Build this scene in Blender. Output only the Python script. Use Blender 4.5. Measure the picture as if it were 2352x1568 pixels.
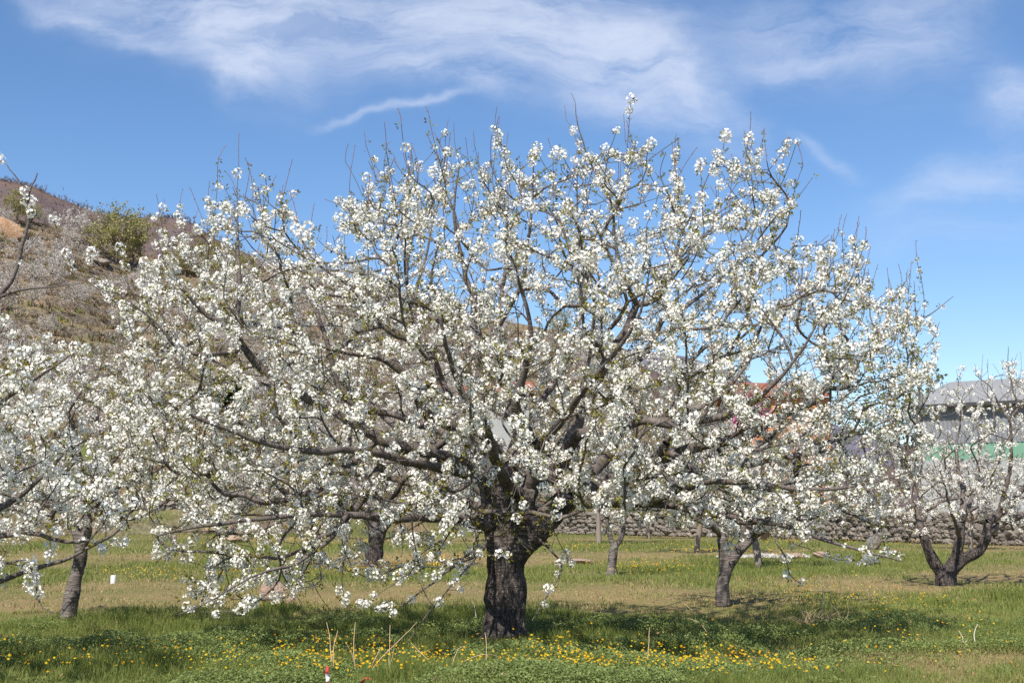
import bpy, math, random
import numpy as np
from mathutils import Vector
R = math.radians
rng = np.random.default_rng(11)
random.seed(5)
S = bpy.context.scene
C = S.collection
for o in list(bpy.data.objects):
    bpy.data.objects.remove(o)

# ------------------------------------------------------------------ camera
PITCH = R(7.44)
EYE = 1.6
FPX = 3000.0            # focal length in pixels of a 2352 px wide picture
cam_d = bpy.data.cameras.new('camera')
cam = bpy.data.objects.new('camera', cam_d)
C.objects.link(cam)
cam.location = (0, 0, EYE)
cam.rotation_euler = (math.pi / 2 + PITCH, 0, 0)
cam_d.sensor_width = 36
cam_d.lens = 36 * FPX / 2352
cam_d.clip_start = 0.1
cam_d.clip_end = 20000
S.camera = cam

def P(px, py, Y):
    """world point seen at photograph pixel (px, py) (2352 px wide) at world depth Y"""
    xc = (px - 1176) / FPX
    yc = (784 - py) / FPX
    dy = math.cos(PITCH) - yc * math.sin(PITCH)
    dz = math.sin(PITCH) + yc * math.cos(PITCH)
    s = Y / dy
    return np.array((xc * s, Y, EYE + dz * s))

def G(px, py, z=0.0):
    """point of the flat field at pixel (px, py)"""
    yc = (784 - py) / FPX
    dy = math.cos(PITCH) - yc * math.sin(PITCH)
    dz = math.sin(PITCH) + yc * math.cos(PITCH)
    return P(px, py, (z - EYE) / dz * dy)

def GY(py):
    return G(1176, py)[1]

# ------------------------------------------------------------------ sun, sky, exposure
SUN_EL, SUN_AZ = R(50), R(-158)      # azimuth from +Y towards +X: behind the camera, a little left
sd = Vector((math.sin(SUN_AZ) * math.cos(SUN_EL), math.cos(SUN_AZ) * math.cos(SUN_EL), math.sin(SUN_EL)))
sun_d = bpy.data.lights.new('sun', 'SUN')
sun_d.energy = 5.0
sun_d.angle = R(0.53)
sun_d.color = (1.0, 0.95, 0.87)
sun = bpy.data.objects.new('sun', sun_d)
C.objects.link(sun)
sun.rotation_euler = (-sd).to_track_quat('-Z', 'Y').to_euler()
sun.location = (0, -30, 60)

S.view_settings.view_transform = 'Standard'
S.view_settings.look = 'None'
S.view_settings.gamma = 1
S.view_settings.exposure = 0.52
S.render.engine = 'CYCLES'
S.cycles.max_bounces = 8
S.cycles.diffuse_bounces = 4
S.cycles.glossy_bounces = 2
S.cycles.transmission_bounces = 5
S.cycles.use_denoising = False

def link(nt, a, b):
    nt.links.new(a, b)

class NT:
    """small helper round a node tree"""
    def __init__(s, nt):
        s.nt = nt
    def n(s, typ, props=None, **ins):
        nd = s.nt.nodes.new(typ)
        for k, v in (props or {}).items():
            setattr(nd, k, v)
        for k, v in ins.items():
            key = int(k[1:]) if k[0] == 'i' and k[1:].isdigit() else k.replace('_', ' ')
            sock = nd.inputs[key]
            if isinstance(v, bpy.types.NodeSocket):
                s.nt.links.new(v, sock)
            else:
                sock.default_value = v
        return nd
    def m(s, op, a, b=0.0, c=0.0, clamp=False):
        return s.n('ShaderNodeMath', {'operation': op, 'use_clamp': clamp}, i0=a, i1=b, i2=c).outputs[0]
    def v(s, op, a, b=(0, 0, 0)):
        nd = s.n('ShaderNodeVectorMath', {'operation': op}, i0=a, i1=b)
        return nd.outputs['Value'] if op in ('DOT_PRODUCT', 'LENGTH') else nd.outputs[0]
    def noise(s, vec, scale, detail=4, rough=0.55, dist=0.0):
        return s.n('ShaderNodeTexNoise', None, Vector=vec, Scale=scale, Detail=detail, Roughness=rough, Distortion=dist).outputs['Fac']
    def ramp(s, fac, stops, interp='LINEAR'):
        nd = s.n('ShaderNodeValToRGB', None, Fac=fac)
        cr = nd.color_ramp
        cr.interpolation = interp
        while len(cr.elements) > 1:
            cr.elements.remove(cr.elements[-1])
        for i, (p, c) in enumerate(stops):
            e = cr.elements[0] if i == 0 else cr.elements.new(p)
            e.position = p
            e.color = (c, c, c, 1) if isinstance(c, (int, float)) else (*c[:3], 1)
        return nd.outputs[0]
    def mix(s, f, a, b, blend='MIX'):
        nd = s.n('ShaderNodeMix', {'data_type': 'RGBA', 'blend_type': blend})
        for k, v in ((0, f), (6, a), (7, b)):
            if isinstance(v, bpy.types.NodeSocket):
                s.nt.links.new(v, nd.inputs[k])
            else:
                nd.inputs[k].default_value = v if k == 0 else (*v[:3], 1)
        return nd.outputs[2]

W = bpy.data.worlds.new('World')
S.world = W
W.use_nodes = True
W.node_tree.nodes.clear()
w = NT(W.node_tree)
sky = w.n('ShaderNodeTexSky', {'sky_type': 'NISHITA', 'sun_disc': False, 'sun_elevation': SUN_EL,
                               'sun_rotation': SUN_AZ, 'altitude': 500, 'air_density': 1.0,
                               'dust_density': 0.1, 'ozone_density': 3.0})
tc = w.n('ShaderNodeTexCoord').outputs['Generated']
sx = w.n('ShaderNodeSeparateXYZ', None, Vector=tc)
yy = w.m('MAXIMUM', sx.outputs[1], 0.05)
uv = w.n('ShaderNodeCombineXYZ', None, X=w.m('DIVIDE', sx.outputs[0], yy), Y=w.m('DIVIDE', sx.outputs[2], yy)).outputs[0]
wn = w.n('ShaderNodeTexNoise', None, Vector=uv, Scale=7.0, Detail=5, Roughness=0.55)
warp = w.v('MULTIPLY', w.v('SUBTRACT', wn.outputs['Color'], (0.5, 0.5, 0.5)), (0.12, 0.075, 0))
uvw = w.v('ADD', uv, warp)
def uvpx(px, py):
    p = P(px, py, 1.0)
    return np.array((p[0], p[2] - EYE))
STREAKS = [  # from, to (photograph pixels), half width, strength
    ((60, -60), (700, 50), 80, 0.9), ((380, 30), (780, 120), 95, 0.95), ((470, 195), (650, 130), 48, 0.85),
    ((600, 10), (1200, 100), 110, 1.0), ((900, -30), (1550, 80), 110, 0.95), ((1150, 60), (1640, 170), 105, 0.95),
    ((860, 150), (1210, 222), 28, 0.85), ((740, 270), (1100, 236), 10, 0.55), ((1450, 130), (1760, 300), 75, 0.75),
    ((1330, 180), (1560, 280), 50, 0.45), ((1830, 300), (1995, 390), 15, 0.32), ((2220, 205), (2460, 300), 58, 0.7),
    ((2020, 480), (2420, 375), 55, 0.48), ((1600, 40), (2300, 130), 100, 0.36), ((40, -10), (390, 112), 24, 0.6),
    ((1700, 150), (2250, 60), 40, 0.3), ((1900, 40), (2352, -20), 50, 0.35), ((1680, 10), (1900, 140), 70, 0.28), ((2000, 560), (2400, 520), 40, 0.2)]
tot = None
for a, b, wd, k in STREAKS:
    a, b = uvpx(*a), uvpx(*b)
    c = (a + b) / 2
    d = (b - a) / 2
    L = np.linalg.norm(d)
    t = d / L
    nrm = np.array((-t[1], t[0]))
    rel = w.v('SUBTRACT', uvw, (c[0], c[1], 0))
    q = w.v('DOT_PRODUCT', rel, (*(t / (L * 0.80)), 0))
    r_ = w.v('DOT_PRODUCT', rel, (*(nrm / (wd / FPX)), 0))
    e = w.m('ADD', w.m('POWER', w.m('ABSOLUTE', q), 3.0), w.m('MULTIPLY', r_, r_))
    g = w.m('MULTIPLY', w.m('EXPONENT', w.m('MULTIPLY', e, -0.9)), k)
    tot = g if tot is None else w.m('ADD', tot, g)
mp = w.n('ShaderNodeMapping', None, Vector=uvw, Rotation=(0, 0, R(14)), Scale=(5.0, 16.0, 1))
fib = w.noise(mp.outputs[0], 1.6, 10, 0.66, 0.3)
fib2 = w.noise(uvw, 9.0, 5, 0.6)
fac = w.m('MULTIPLY', tot, w.m('ADD', w.m('MULTIPLY', w.ramp(fib, [(0.36, 0.05), (0.68, 1.0)]), 0.95),
                                w.m('MULTIPLY', w.ramp(fib2, [(0.3, 0.0), (0.7, 1.0)]), 0.35)))
fac = w.m('MULTIPLY', w.m('SUBTRACT', 1.0, w.m('EXPONENT', w.m('MULTIPLY', fac, -1.1))), 0.88)
hs = w.n('ShaderNodeHueSaturation', None, Saturation=1.14, Value=1.0, Color=sky.outputs[0])
bg_s = w.n('ShaderNodeBackground', None, Color=w.mix(1.0, hs.outputs[0], (0.985, 0.965, 1.0), 'MULTIPLY'), Strength=0.105)
bg_c = w.n('ShaderNodeBackground', None, Color=(0.60, 0.64, 0.74, 1), Strength=1.0)
mx = w.n('ShaderNodeMixShader', None, Fac=fac, i1=bg_s.outputs[0], i2=bg_c.outputs[0])
w.n('ShaderNodeOutputWorld', None, Surface=mx.outputs[0])

# ------------------------------------------------------------------ helpers
def tag(o, label=None, cat=None, group=None, kind=None):
    if label: o['label'] = label
    if cat: o['category'] = cat
    if group: o['group'] = group
    if kind: o['kind'] = kind
    return o

def empty(name, loc):
    o = bpy.data.objects.new(name, None)
    o.empty_display_size = 0.3
    o.location = loc
    C.objects.link(o)
    return o

def woff(o):
    v = np.zeros(3)
    while o is not None:
        v += np.array(o.location)
        o = o.parent
    return v

def mk(name, V, F, mat, parent=None, smooth=False, attrs=None, loc=None, mid=None):
    """one mesh object; V is in world coordinates, F an array or a list of arrays of faces"""
    V = np.asarray(V, dtype=np.float32).reshape(-1, 3)
    off = woff(parent) if parent is not None else (np.array(loc) if loc is not None else np.zeros(3))
    V = V - off.astype(np.float32)
    Fs = F if isinstance(F, list) and not isinstance(F[0], tuple) else [F]
    Fs = [np.asarray(f, dtype=np.int32) for f in Fs if len(f)]
    me = bpy.data.meshes.new(name)
    me.vertices.add(len(V))
    me.vertices.foreach_set('co', V.ravel())
    if Fs:
        cnt = np.concatenate([np.full(len(f), f.shape[1], np.int32) for f in Fs])
        idx = np.concatenate([f.ravel() for f in Fs])
        me.loops.add(len(idx))
        me.loops.foreach_set('vertex_index', idx)
        me.polygons.add(len(cnt))
        st = np.concatenate(([0], np.cumsum(cnt)[:-1])).astype(np.int32)
        me.polygons.foreach_set('loop_start', st)
        me.polygons.foreach_set('use_smooth', np.full(len(cnt), smooth, dtype=bool))
    if mid is not None: me.polygons.foreach_set('material_index', np.asarray(mid, np.int32))
    for k, a in (attrs or {}).items():
        a = np.asarray(a, dtype=np.float32)
        if a.ndim == 1:
            me.attributes.new(k, 'FLOAT', 'POINT').data.foreach_set('value', a)
        else:
            me.attributes.new(k, 'FLOAT_VECTOR', 'POINT').data.foreach_set('vector', a.ravel())
    me.update(calc_edges=True)
    for mm in (mat if isinstance(mat, list) else [mat]):
        me.materials.append(mm)
    o = bpy.data.objects.new(name, me)
    C.objects.link(o)
    if parent is not None:
        o.parent = parent
    elif loc is not None:
        o.location = loc
    return o

class Bag:
    """collects pieces with vertices and faces for one mesh"""
    def __init__(s):
        s.V, s.F, s.n, s.A = [], {}, 0, []
    def add(s, V, F, a=None):
        V = np.asarray(V, float).reshape(-1, 3)
        F = np.asarray(F, int)
        s.V.append(V)
        s.F.setdefault(F.shape[1], []).append(F + s.n)
        s.n += len(V)
        if a is not None: s.A.append(np.broadcast_to(a, (len(V),)))
    def box(s, lo, hi):
        x0, y0, z0 = lo; x1, y1, z1 = hi
        s.add([(x0,y0,z0),(x1,y0,z0),(x1,y1,z0),(x0,y1,z0),(x0,y0,z1),(x1,y0,z1),(x1,y1,z1),(x0,y1,z1)],
              [(0,3,2,1),(4,5,6,7),(0,1,5,4),(1,2,6,5),(2,3,7,6),(3,0,4,7)])
    def build(s, name, mat, parent=None, smooth=False, loc=None):
        return mk(name, np.concatenate(s.V), [np.concatenate(f) for f in s.F.values()], mat, parent, smooth,
                  {'tint': np.concatenate(s.A)} if s.A else None, loc)

def vnoise(x, y, seed=0):
    """2-D value noise in 0..1"""
    x = np.asarray(x, float); y = np.asarray(y, float)
    xi, yi = np.floor(x), np.floor(y)
    fx, fy = x - xi, y - yi
    fx = fx * fx * (3 - 2 * fx); fy = fy * fy * (3 - 2 * fy)
    def h(a, b):
        v = np.sin(a * 127.1 + b * 311.7 + seed * 74.7) * 43758.5453
        return v - np.floor(v)
    return (h(xi, yi) * (1 - fx) + h(xi + 1, yi) * fx) * (1 - fy) + (h(xi, yi + 1) * (1 - fx) + h(xi + 1, yi + 1) * fx) * fy

def fbm(x, y, seed=0, oct=4):
    s, a, t = 0, 1.0, 0
    for i in range(oct):
        s = s + a * vnoise(np.asarray(x) * 2 ** i + i * 17.3, np.asarray(y) * 2 ** i - i * 9.1, seed + i)
        t += a; a *= 0.5
    return s / t

def unit(v):
    v = np.asarray(v, float)
    return v / np.maximum(np.linalg.norm(v, axis=-1, keepdims=True), 1e-9)

def rot_to(d, spin):
    """rotation matrices whose z axis is d, spun round it; d is (n,3)"""
    z = unit(d)
    ref = np.where(np.abs(z[:, 2:3]) < 0.9, np.array([[0, 0, 1.0]]), np.array([[1.0, 0, 0]]))
    x = unit(np.cross(ref, z)); y = np.cross(z, x)
    c, s_ = np.cos(spin)[:, None], np.sin(spin)[:, None]
    return np.stack((x * c + y * s_, -x * s_ + y * c, z), axis=2)

def scatter(tv, tf, pos, M, scale):
    """instances of a template written out: verts (n*k,3), faces"""
    n, k = len(pos), len(tv)
    sc = np.asarray(scale, float)
    sc = sc[:, None, None] if sc.ndim == 1 else sc[:, None, :]
    V = np.einsum('nij,nkj->nki', M, tv[None] * sc) + pos[:, None]
    F = (tf[None] + (np.arange(n) * k)[:, None, None]).reshape(-1, tf.shape[1])
    return V.reshape(-1, 3), F

# ------------------------------------------------------------------ materials
def material(name, fn):
    m = bpy.data.materials.new(name)
    m.use_nodes = True
    m.node_tree.nodes.clear()
    t = NT(m.node_tree)
    sh = fn(t)
    t.n('ShaderNodeOutputMaterial', None, Surface=sh)
    return m

def bsdf(t, col, rough=0.8, normal=None, spec=0.3):
    kw = dict(Base_Color=col if isinstance(col, bpy.types.NodeSocket) else (*col, 1), Roughness=rough)
    kw['Specular_IOR_Level'] = spec
    if normal is not None: kw['Normal'] = normal
    return t.n('ShaderNodeBsdfPrincipled', None, **kw).outputs[0]

def bump(t, h, dist, strength=1.0):
    return t.n('ShaderNodeBump', None, Height=h, Distance=dist, Strength=strength).outputs[0]

def attr(t, name, vec=False):
    nd = t.n('ShaderNodeAttribute', {'attribute_name': name})
    return nd.outputs['Vector'] if vec else nd.outputs['Fac']

def thin(t, col, trans, f):
    d = t.n('ShaderNodeBsdfDiffuse', None, Color=col)
    tr = t.n('ShaderNodeBsdfTranslucent', None, Color=trans)
    return t.n('ShaderNodeMixShader', None, Fac=f, i1=d.outputs[0], i2=tr.outputs[0]).outputs[0]

def f_petal(t):
    c = t.ramp(attr(t, 'tint'), [(0, (0.82, 0.775, 0.68)), (0.5, (0.885, 0.858, 0.785)), (1, (0.90, 0.885, 0.845))])
    return thin(t, c, c, 0.27)
M_PETAL = material('cherry_petals', f_petal)

def f_youngleaf(t):
    c = t.ramp(attr(t, 'tint'), [(0, (0.12, 0.05, 0.015)), (0.3, (0.20, 0.125, 0.025)), (0.65, (0.22, 0.21, 0.035)), (1, (0.36, 0.36, 0.08))])
    return thin(t, c, c, 0.4)
M_LEAF = material('bronze_green_young_leaves', f_youngleaf)

def f_bark(t):
    b = attr(t, 'bark', True)
    band = t.noise(t.n('ShaderNodeMapping', None, Vector=b, Scale=(7, 7, 55)).outputs[0], 1.0, 4, 0.6, 0.4)
    big = t.noise(b, 4.0, 4, 0.6)
    c = t.mix(t.ramp(band, [(0.36, 0), (0.68, 1)]), (0.05, 0.038, 0.031), (0.185, 0.15, 0.13))
    c = t.mix(t.ramp(big, [(0.45, 0), (0.8, 0.6)]), c, (0.27, 0.23, 0.21))
    c = t.mix(t.ramp(t.noise(b, 14.0, 3), [(0.55, 0), (0.7, 0.6)]), c, (0.05, 0.038, 0.032))
    return bsdf(t, c, 0.62, bump(t, t.m('ADD', band, t.m('MULTIPLY', big, 0.5)), 0.02, 0.9), 0.35)
M_BARK = material('cherry_bark', f_bark)

def f_oldbark(t):
    b = t.n('ShaderNodeTexCoord').outputs['Object']
    z = t.n('ShaderNodeSeparateXYZ', None, Vector=b).outputs[2]
    fis = t.noise(t.n('ShaderNodeMapping', None, Vector=b, Scale=(26, 26, 4.2)).outputs[0], 1.0, 5, 0.62, 0.5)
    band = t.noise(t.n('ShaderNodeMapping', None, Vector=b, Scale=(5, 5, 42)).outputs[0], 1.0, 4, 0.6, 0.6)
    flk = t.noise(t.n('ShaderNodeMapping', None, Vector=b, Scale=(60, 60, 26)).outputs[0], 1.0, 2, 0.5)
    low = t.mix(t.ramp(fis, [(0.38, 0), (0.66, 1)]), (0.020, 0.015, 0.013), (0.105, 0.082, 0.072))
    low = t.mix(t.ramp(flk, [(0.60, 0), (0.70, 0.8)]), low, (0.34, 0.285, 0.26))
    low = t.mix(t.ramp(t.noise(b, 9.0, 2), [(0.66, 0), (0.74, 0.6)]), low, (0.13, 0.05, 0.03))
    up = t.mix(t.ramp(band, [(0.42, 0), (0.58, 1)]), (0.06, 0.047, 0.04), (0.25, 0.21, 0.185))
    up = t.mix(t.ramp(t.noise(b, 3.5, 3), [(0.45, 0), (0.62, 0.8)]), up, (0.07, 0.055, 0.047))
    k = t.m('ADD', z, t.m('MULTIPLY', t.m('SUBTRACT', t.noise(b, 5.0, 3), 0.5), 0.7))
    f = t.ramp(t.m('MULTIPLY', k, 0.5), [(0.5, 0), (0.62, 1)])
    c = t.mix(f, low, up)
    c = t.mix(t.ramp(t.noise(b, 7.0, 4, 0.7), [(0.60, 0), (0.70, 0.5)]), c, (0.24, 0.235, 0.19))     # lichen
    h = t.m('ADD', t.m('MULTIPLY', fis, 1.0), t.m('MULTIPLY', band, 0.4))
    return bsdf(t, c, 0.7, bump(t, h, 0.06, 1.0), 0.3)
M_OLDBARK = material('old_fissured_bark', f_oldbark)

M_SHOOT = material('reddish_young_shoots', lambda t: bsdf(t, (0.19, 0.105, 0.085), 0.55))

def f_ground(t):
    p = t.n('ShaderNodeNewGeometry').outputs['Position']
    d = attr(t, 'dry')
    n1 = t.noise(p, 2.2, 6, 0.65); n2 = t.noise(p, 14.0, 5, 0.7); n3 = t.noise(p, 0.22, 4, 0.6)
    green = t.mix(t.ramp(n2, [(0.35, 0), (0.68, 1)]), (0.085, 0.088, 0.028), (0.20, 0.185, 0.065))
    dry = t.mix(t.ramp(n2, [(0.3, 0), (0.7, 1)]), (0.16, 0.118, 0.05), (0.31, 0.24, 0.115))
    dry = t.mix(t.ramp(n1, [(0.52, 0), (0.70, 0.8)]), dry, (0.20, 0.105, 0.055))
    dd = t.m('ADD', d, t.m('MULTIPLY', t.m('SUBTRACT', t.m('ADD', t.m('MULTIPLY', n1, 0.7), t.m('MULTIPLY', n3, 0.3)), 0.5), 1.5))
    c = t.mix(t.ramp(dd, [(0.28, 0), (0.78, 1)]), green, dry)
    return bsdf(t, c, 0.95, bump(t, n2, 0.05, 0.7), 0.1)
M_GROUND = material('orchard_turf', f_ground)

def f_grass(t):
    c = t.ramp(attr(t, 'tint'), [(0, (0.10, 0.125, 0.030)), (0.3, (0.18, 0.215, 0.055)), (0.55, (0.26, 0.295, 0.085)),
                                 (0.74, (0.35, 0.345, 0.125)), (0.82, (0.36, 0.27, 0.13)), (1, (0.52, 0.41, 0.23))])
    return thin(t, c, c, 0.35)
M_GRASS = material('grass_blades', f_grass)

def f_herb(t):
    c = t.ramp(attr(t, 'tint'), [(0, (0.09, 0.12, 0.032)), (0.5, (0.17, 0.22, 0.062)), (0.85, (0.26, 0.31, 0.10)), (1, (0.34, 0.37, 0.16))])
    d = bsdf(t, c, 0.5, None, 0.2)
    tr = t.n('ShaderNodeBsdfTranslucent', None, Color=c)
    return t.n('ShaderNodeMixShader', None, Fac=0.3, i1=d, i2=tr.outputs[0]).outputs[0]
M_HERB = material('broad_leaf_herbs', f_herb)

def f_yel(t):
    c = t.ramp(attr(t, 'tint'), [(0, (0.78, 0.34, 0.012)), (0.5, (0.86, 0.50, 0.015)), (1, (0.88, 0.66, 0.04))])
    return thin(t, c, c, 0.3)
M_YEL = material('golden_yellow_petals', f_yel)
M_STEM = material('green_stem', lambda t: bsdf(t, (0.08, 0.14, 0.03), 0.6))

def f_hill(t):
    p = t.n('ShaderNodeNewGeometry').outputs['Position']
    nz = t.n('ShaderNodeSeparateXYZ', None, Vector=t.n('ShaderNodeNewGeometry').outputs['Normal']).outputs[2]
    n1 = t.noise(p, 0.05, 5, 0.6); n2 = t.noise(p, 0.5, 6, 0.7); n3 = t.noise(p, 2.0, 5, 0.7)
    c = t.mix(t.ramp(n2, [(0.3, 0), (0.7, 1)]), (0.15, 0.105, 0.062), (0.32, 0.235, 0.14))
    c = t.mix(t.ramp(n3, [(0.52, 0), (0.66, 0.75)]), c, (0.36, 0.29, 0.21))
    g = t.mix(n3, (0.10, 0.115, 0.032), (0.20, 0.21, 0.065))
    c = t.mix(t.m('MULTIPLY', t.ramp(t.noise(p, 0.11, 4, 0.6), [(0.42, 0), (0.58, 1)]), attr(t, 'grassy')), c, g)
    rock = t.mix(t.ramp(n3, [(0.4, 0), (0.62, 1)]), (0.07, 0.055, 0.045), (0.30, 0.24, 0.185))
    c = t.mix(t.m('MULTIPLY', t.ramp(nz, [(0.72, 1), (0.86, 0)]), 0.8), c, rock)
    return bsdf(t, c, 0.95, bump(t, t.m('ADD', n3, n2), 0.5, 0.8), 0.1)
M_HILL = material('terraced_hillside_soil', f_hill)

def f_ridge(t):
    p = t.n('ShaderNodeNewGeometry').outputs['Position']
    n1 = t.noise(p, 0.012, 5, 0.65); n2 = t.noise(p, 0.15, 5, 0.7)
    c = t.mix(t.ramp(n2, [(0.35, 0), (0.65, 1)]), (0.085, 0.062, 0.060), (0.165, 0.125, 0.118))
    c = t.mix(t.ramp(n1, [(0.5, 0), (0.64, 0.7)]), c, (0.155, 0.10, 0.07))
    return bsdf(t, c, 0.95, bump(t, n2, 2.0, 0.8), 0.05)
M_RIDGE = material('bare_wooded_slope', f_ridge)
M_WOOD = material('far_bare_branches', lambda t: bsdf(t, t.ramp(attr(t, 'tint'), [(0, (0.085, 0.065, 0.062)), (1, (0.26, 0.205, 0.19))]), 0.9, None, 0.05))
def f_mtn(t):
    p = t.n('ShaderNodeNewGeometry').outputs['Position']
    c = t.mix(t.noise(p, 0.01, 6, 0.7), (0.10, 0.095, 0.125), (0.20, 0.18, 0.21))  # bluish purple of distance haze put into the base colour
    return bsdf(t, c, 0.95, None, 0.05)
M_MTN = material('far_mountain_haze_tint', f_mtn)

def f_stone(c0, c1, sc):
    def f(t):
        p = t.n('ShaderNodeNewGeometry').outputs['Position']
        n = t.noise(p, sc, 5, 0.65); n2 = t.noise(p, sc * 5, 4, 0.7)
        c = t.mix(t.ramp(n, [(0.3, 0), (0.7, 1)]), c0, c1)
        c = t.mix(t.ramp(n2, [(0.55, 0), (0.75, 0.5)]), c, tuple(x * 0.45 for x in c0))
        c = t.mix(t.m('MULTIPLY', attr(t, 'tint'), 0.35), c, (0.14, 0.12, 0.10))
        return bsdf(t, c, 0.9, bump(t, t.m('ADD', n, n2), 0.08 / sc * 5, 0.7), 0.15)
    return f
M_STONE = material('grey_granite_stones', f_stone((0.17, 0.145, 0.12), (0.36, 0.31, 0.26), 1.5))
M_BOULDER = material('pinkish_granite', f_stone((0.30, 0.20, 0.14), (0.46, 0.34, 0.26), 2.5))
M_OCHRE = material('ochre_rock', f_stone((0.32, 0.18, 0.10), (0.52, 0.36, 0.24), 0.8))

def f_spring(c0, c1):
    def f(t):
        c = t.ramp(attr(t, 'tint'), [(0, c0), (1, c1)])
        return thin(t, c, c, 0.35)
    return f
M_SPRING = material('yellow_green_spring_leaves', f_spring((0.24, 0.22, 0.075), (0.41, 0.385, 0.17)))
M_EVERG = material('dark_glossy_leaves', f_spring((0.018, 0.035, 0.010), (0.06, 0.09, 0.022)))
M_ORANGE = material('orange_fruit', lambda t: bsdf(t, (0.75, 0.25, 0.02), 0.5))
M_GREYLEAF = material('pale_grey_green_buds', f_spring((0.11, 0.13, 0.07), (0.20, 0.22, 0.11)))
M_PINKB = material('magenta_blossom', f_spring((0.38, 0.06, 0.16), (0.55, 0.14, 0.28)))
M_FARPETAL = material('hillside_cherry_petals', f_spring((0.40, 0.36, 0.32), (0.74, 0.70, 0.64)))
M_GREYTWIG = material('grey_twigs', lambda t: bsdf(t, (0.23, 0.185, 0.15), 0.8))

# ------------------------------------------------------------------ tree growing
def catmull(pts, step, wob=0.0):
    pts = np.asarray(pts, float)
    if len(pts) < 2: return pts
    ext = np.vstack((2 * pts[0] - pts[1], pts, 2 * pts[-1] - pts[-2]))
    out = []
    for i in range(len(pts) - 1):
        p0, p1, p2, p3 = ext[i:i + 4]
        n = max(1, int(round(np.linalg.norm(p2 - p1) / step)))
        t = (np.arange(n) / n)[:, None]
        out.append(0.5 * (2 * p1 + (p2 - p0) * t + (2 * p0 - 5 * p1 + 4 * p2 - p3) * t ** 2 + (3 * p1 - p0 - 3 * p2 + p3) * t ** 3))
    out.append(pts[-1:])
    out = np.vstack(out)
    if wob and len(out) > 3:
        wv = np.cumsum(rng.normal(0, 1, out.shape), axis=0)
        wv = wv - np.linspace(0, 1, len(out))[:, None] * wv[-1]
        out = out + wv * wob
    return out

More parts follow.
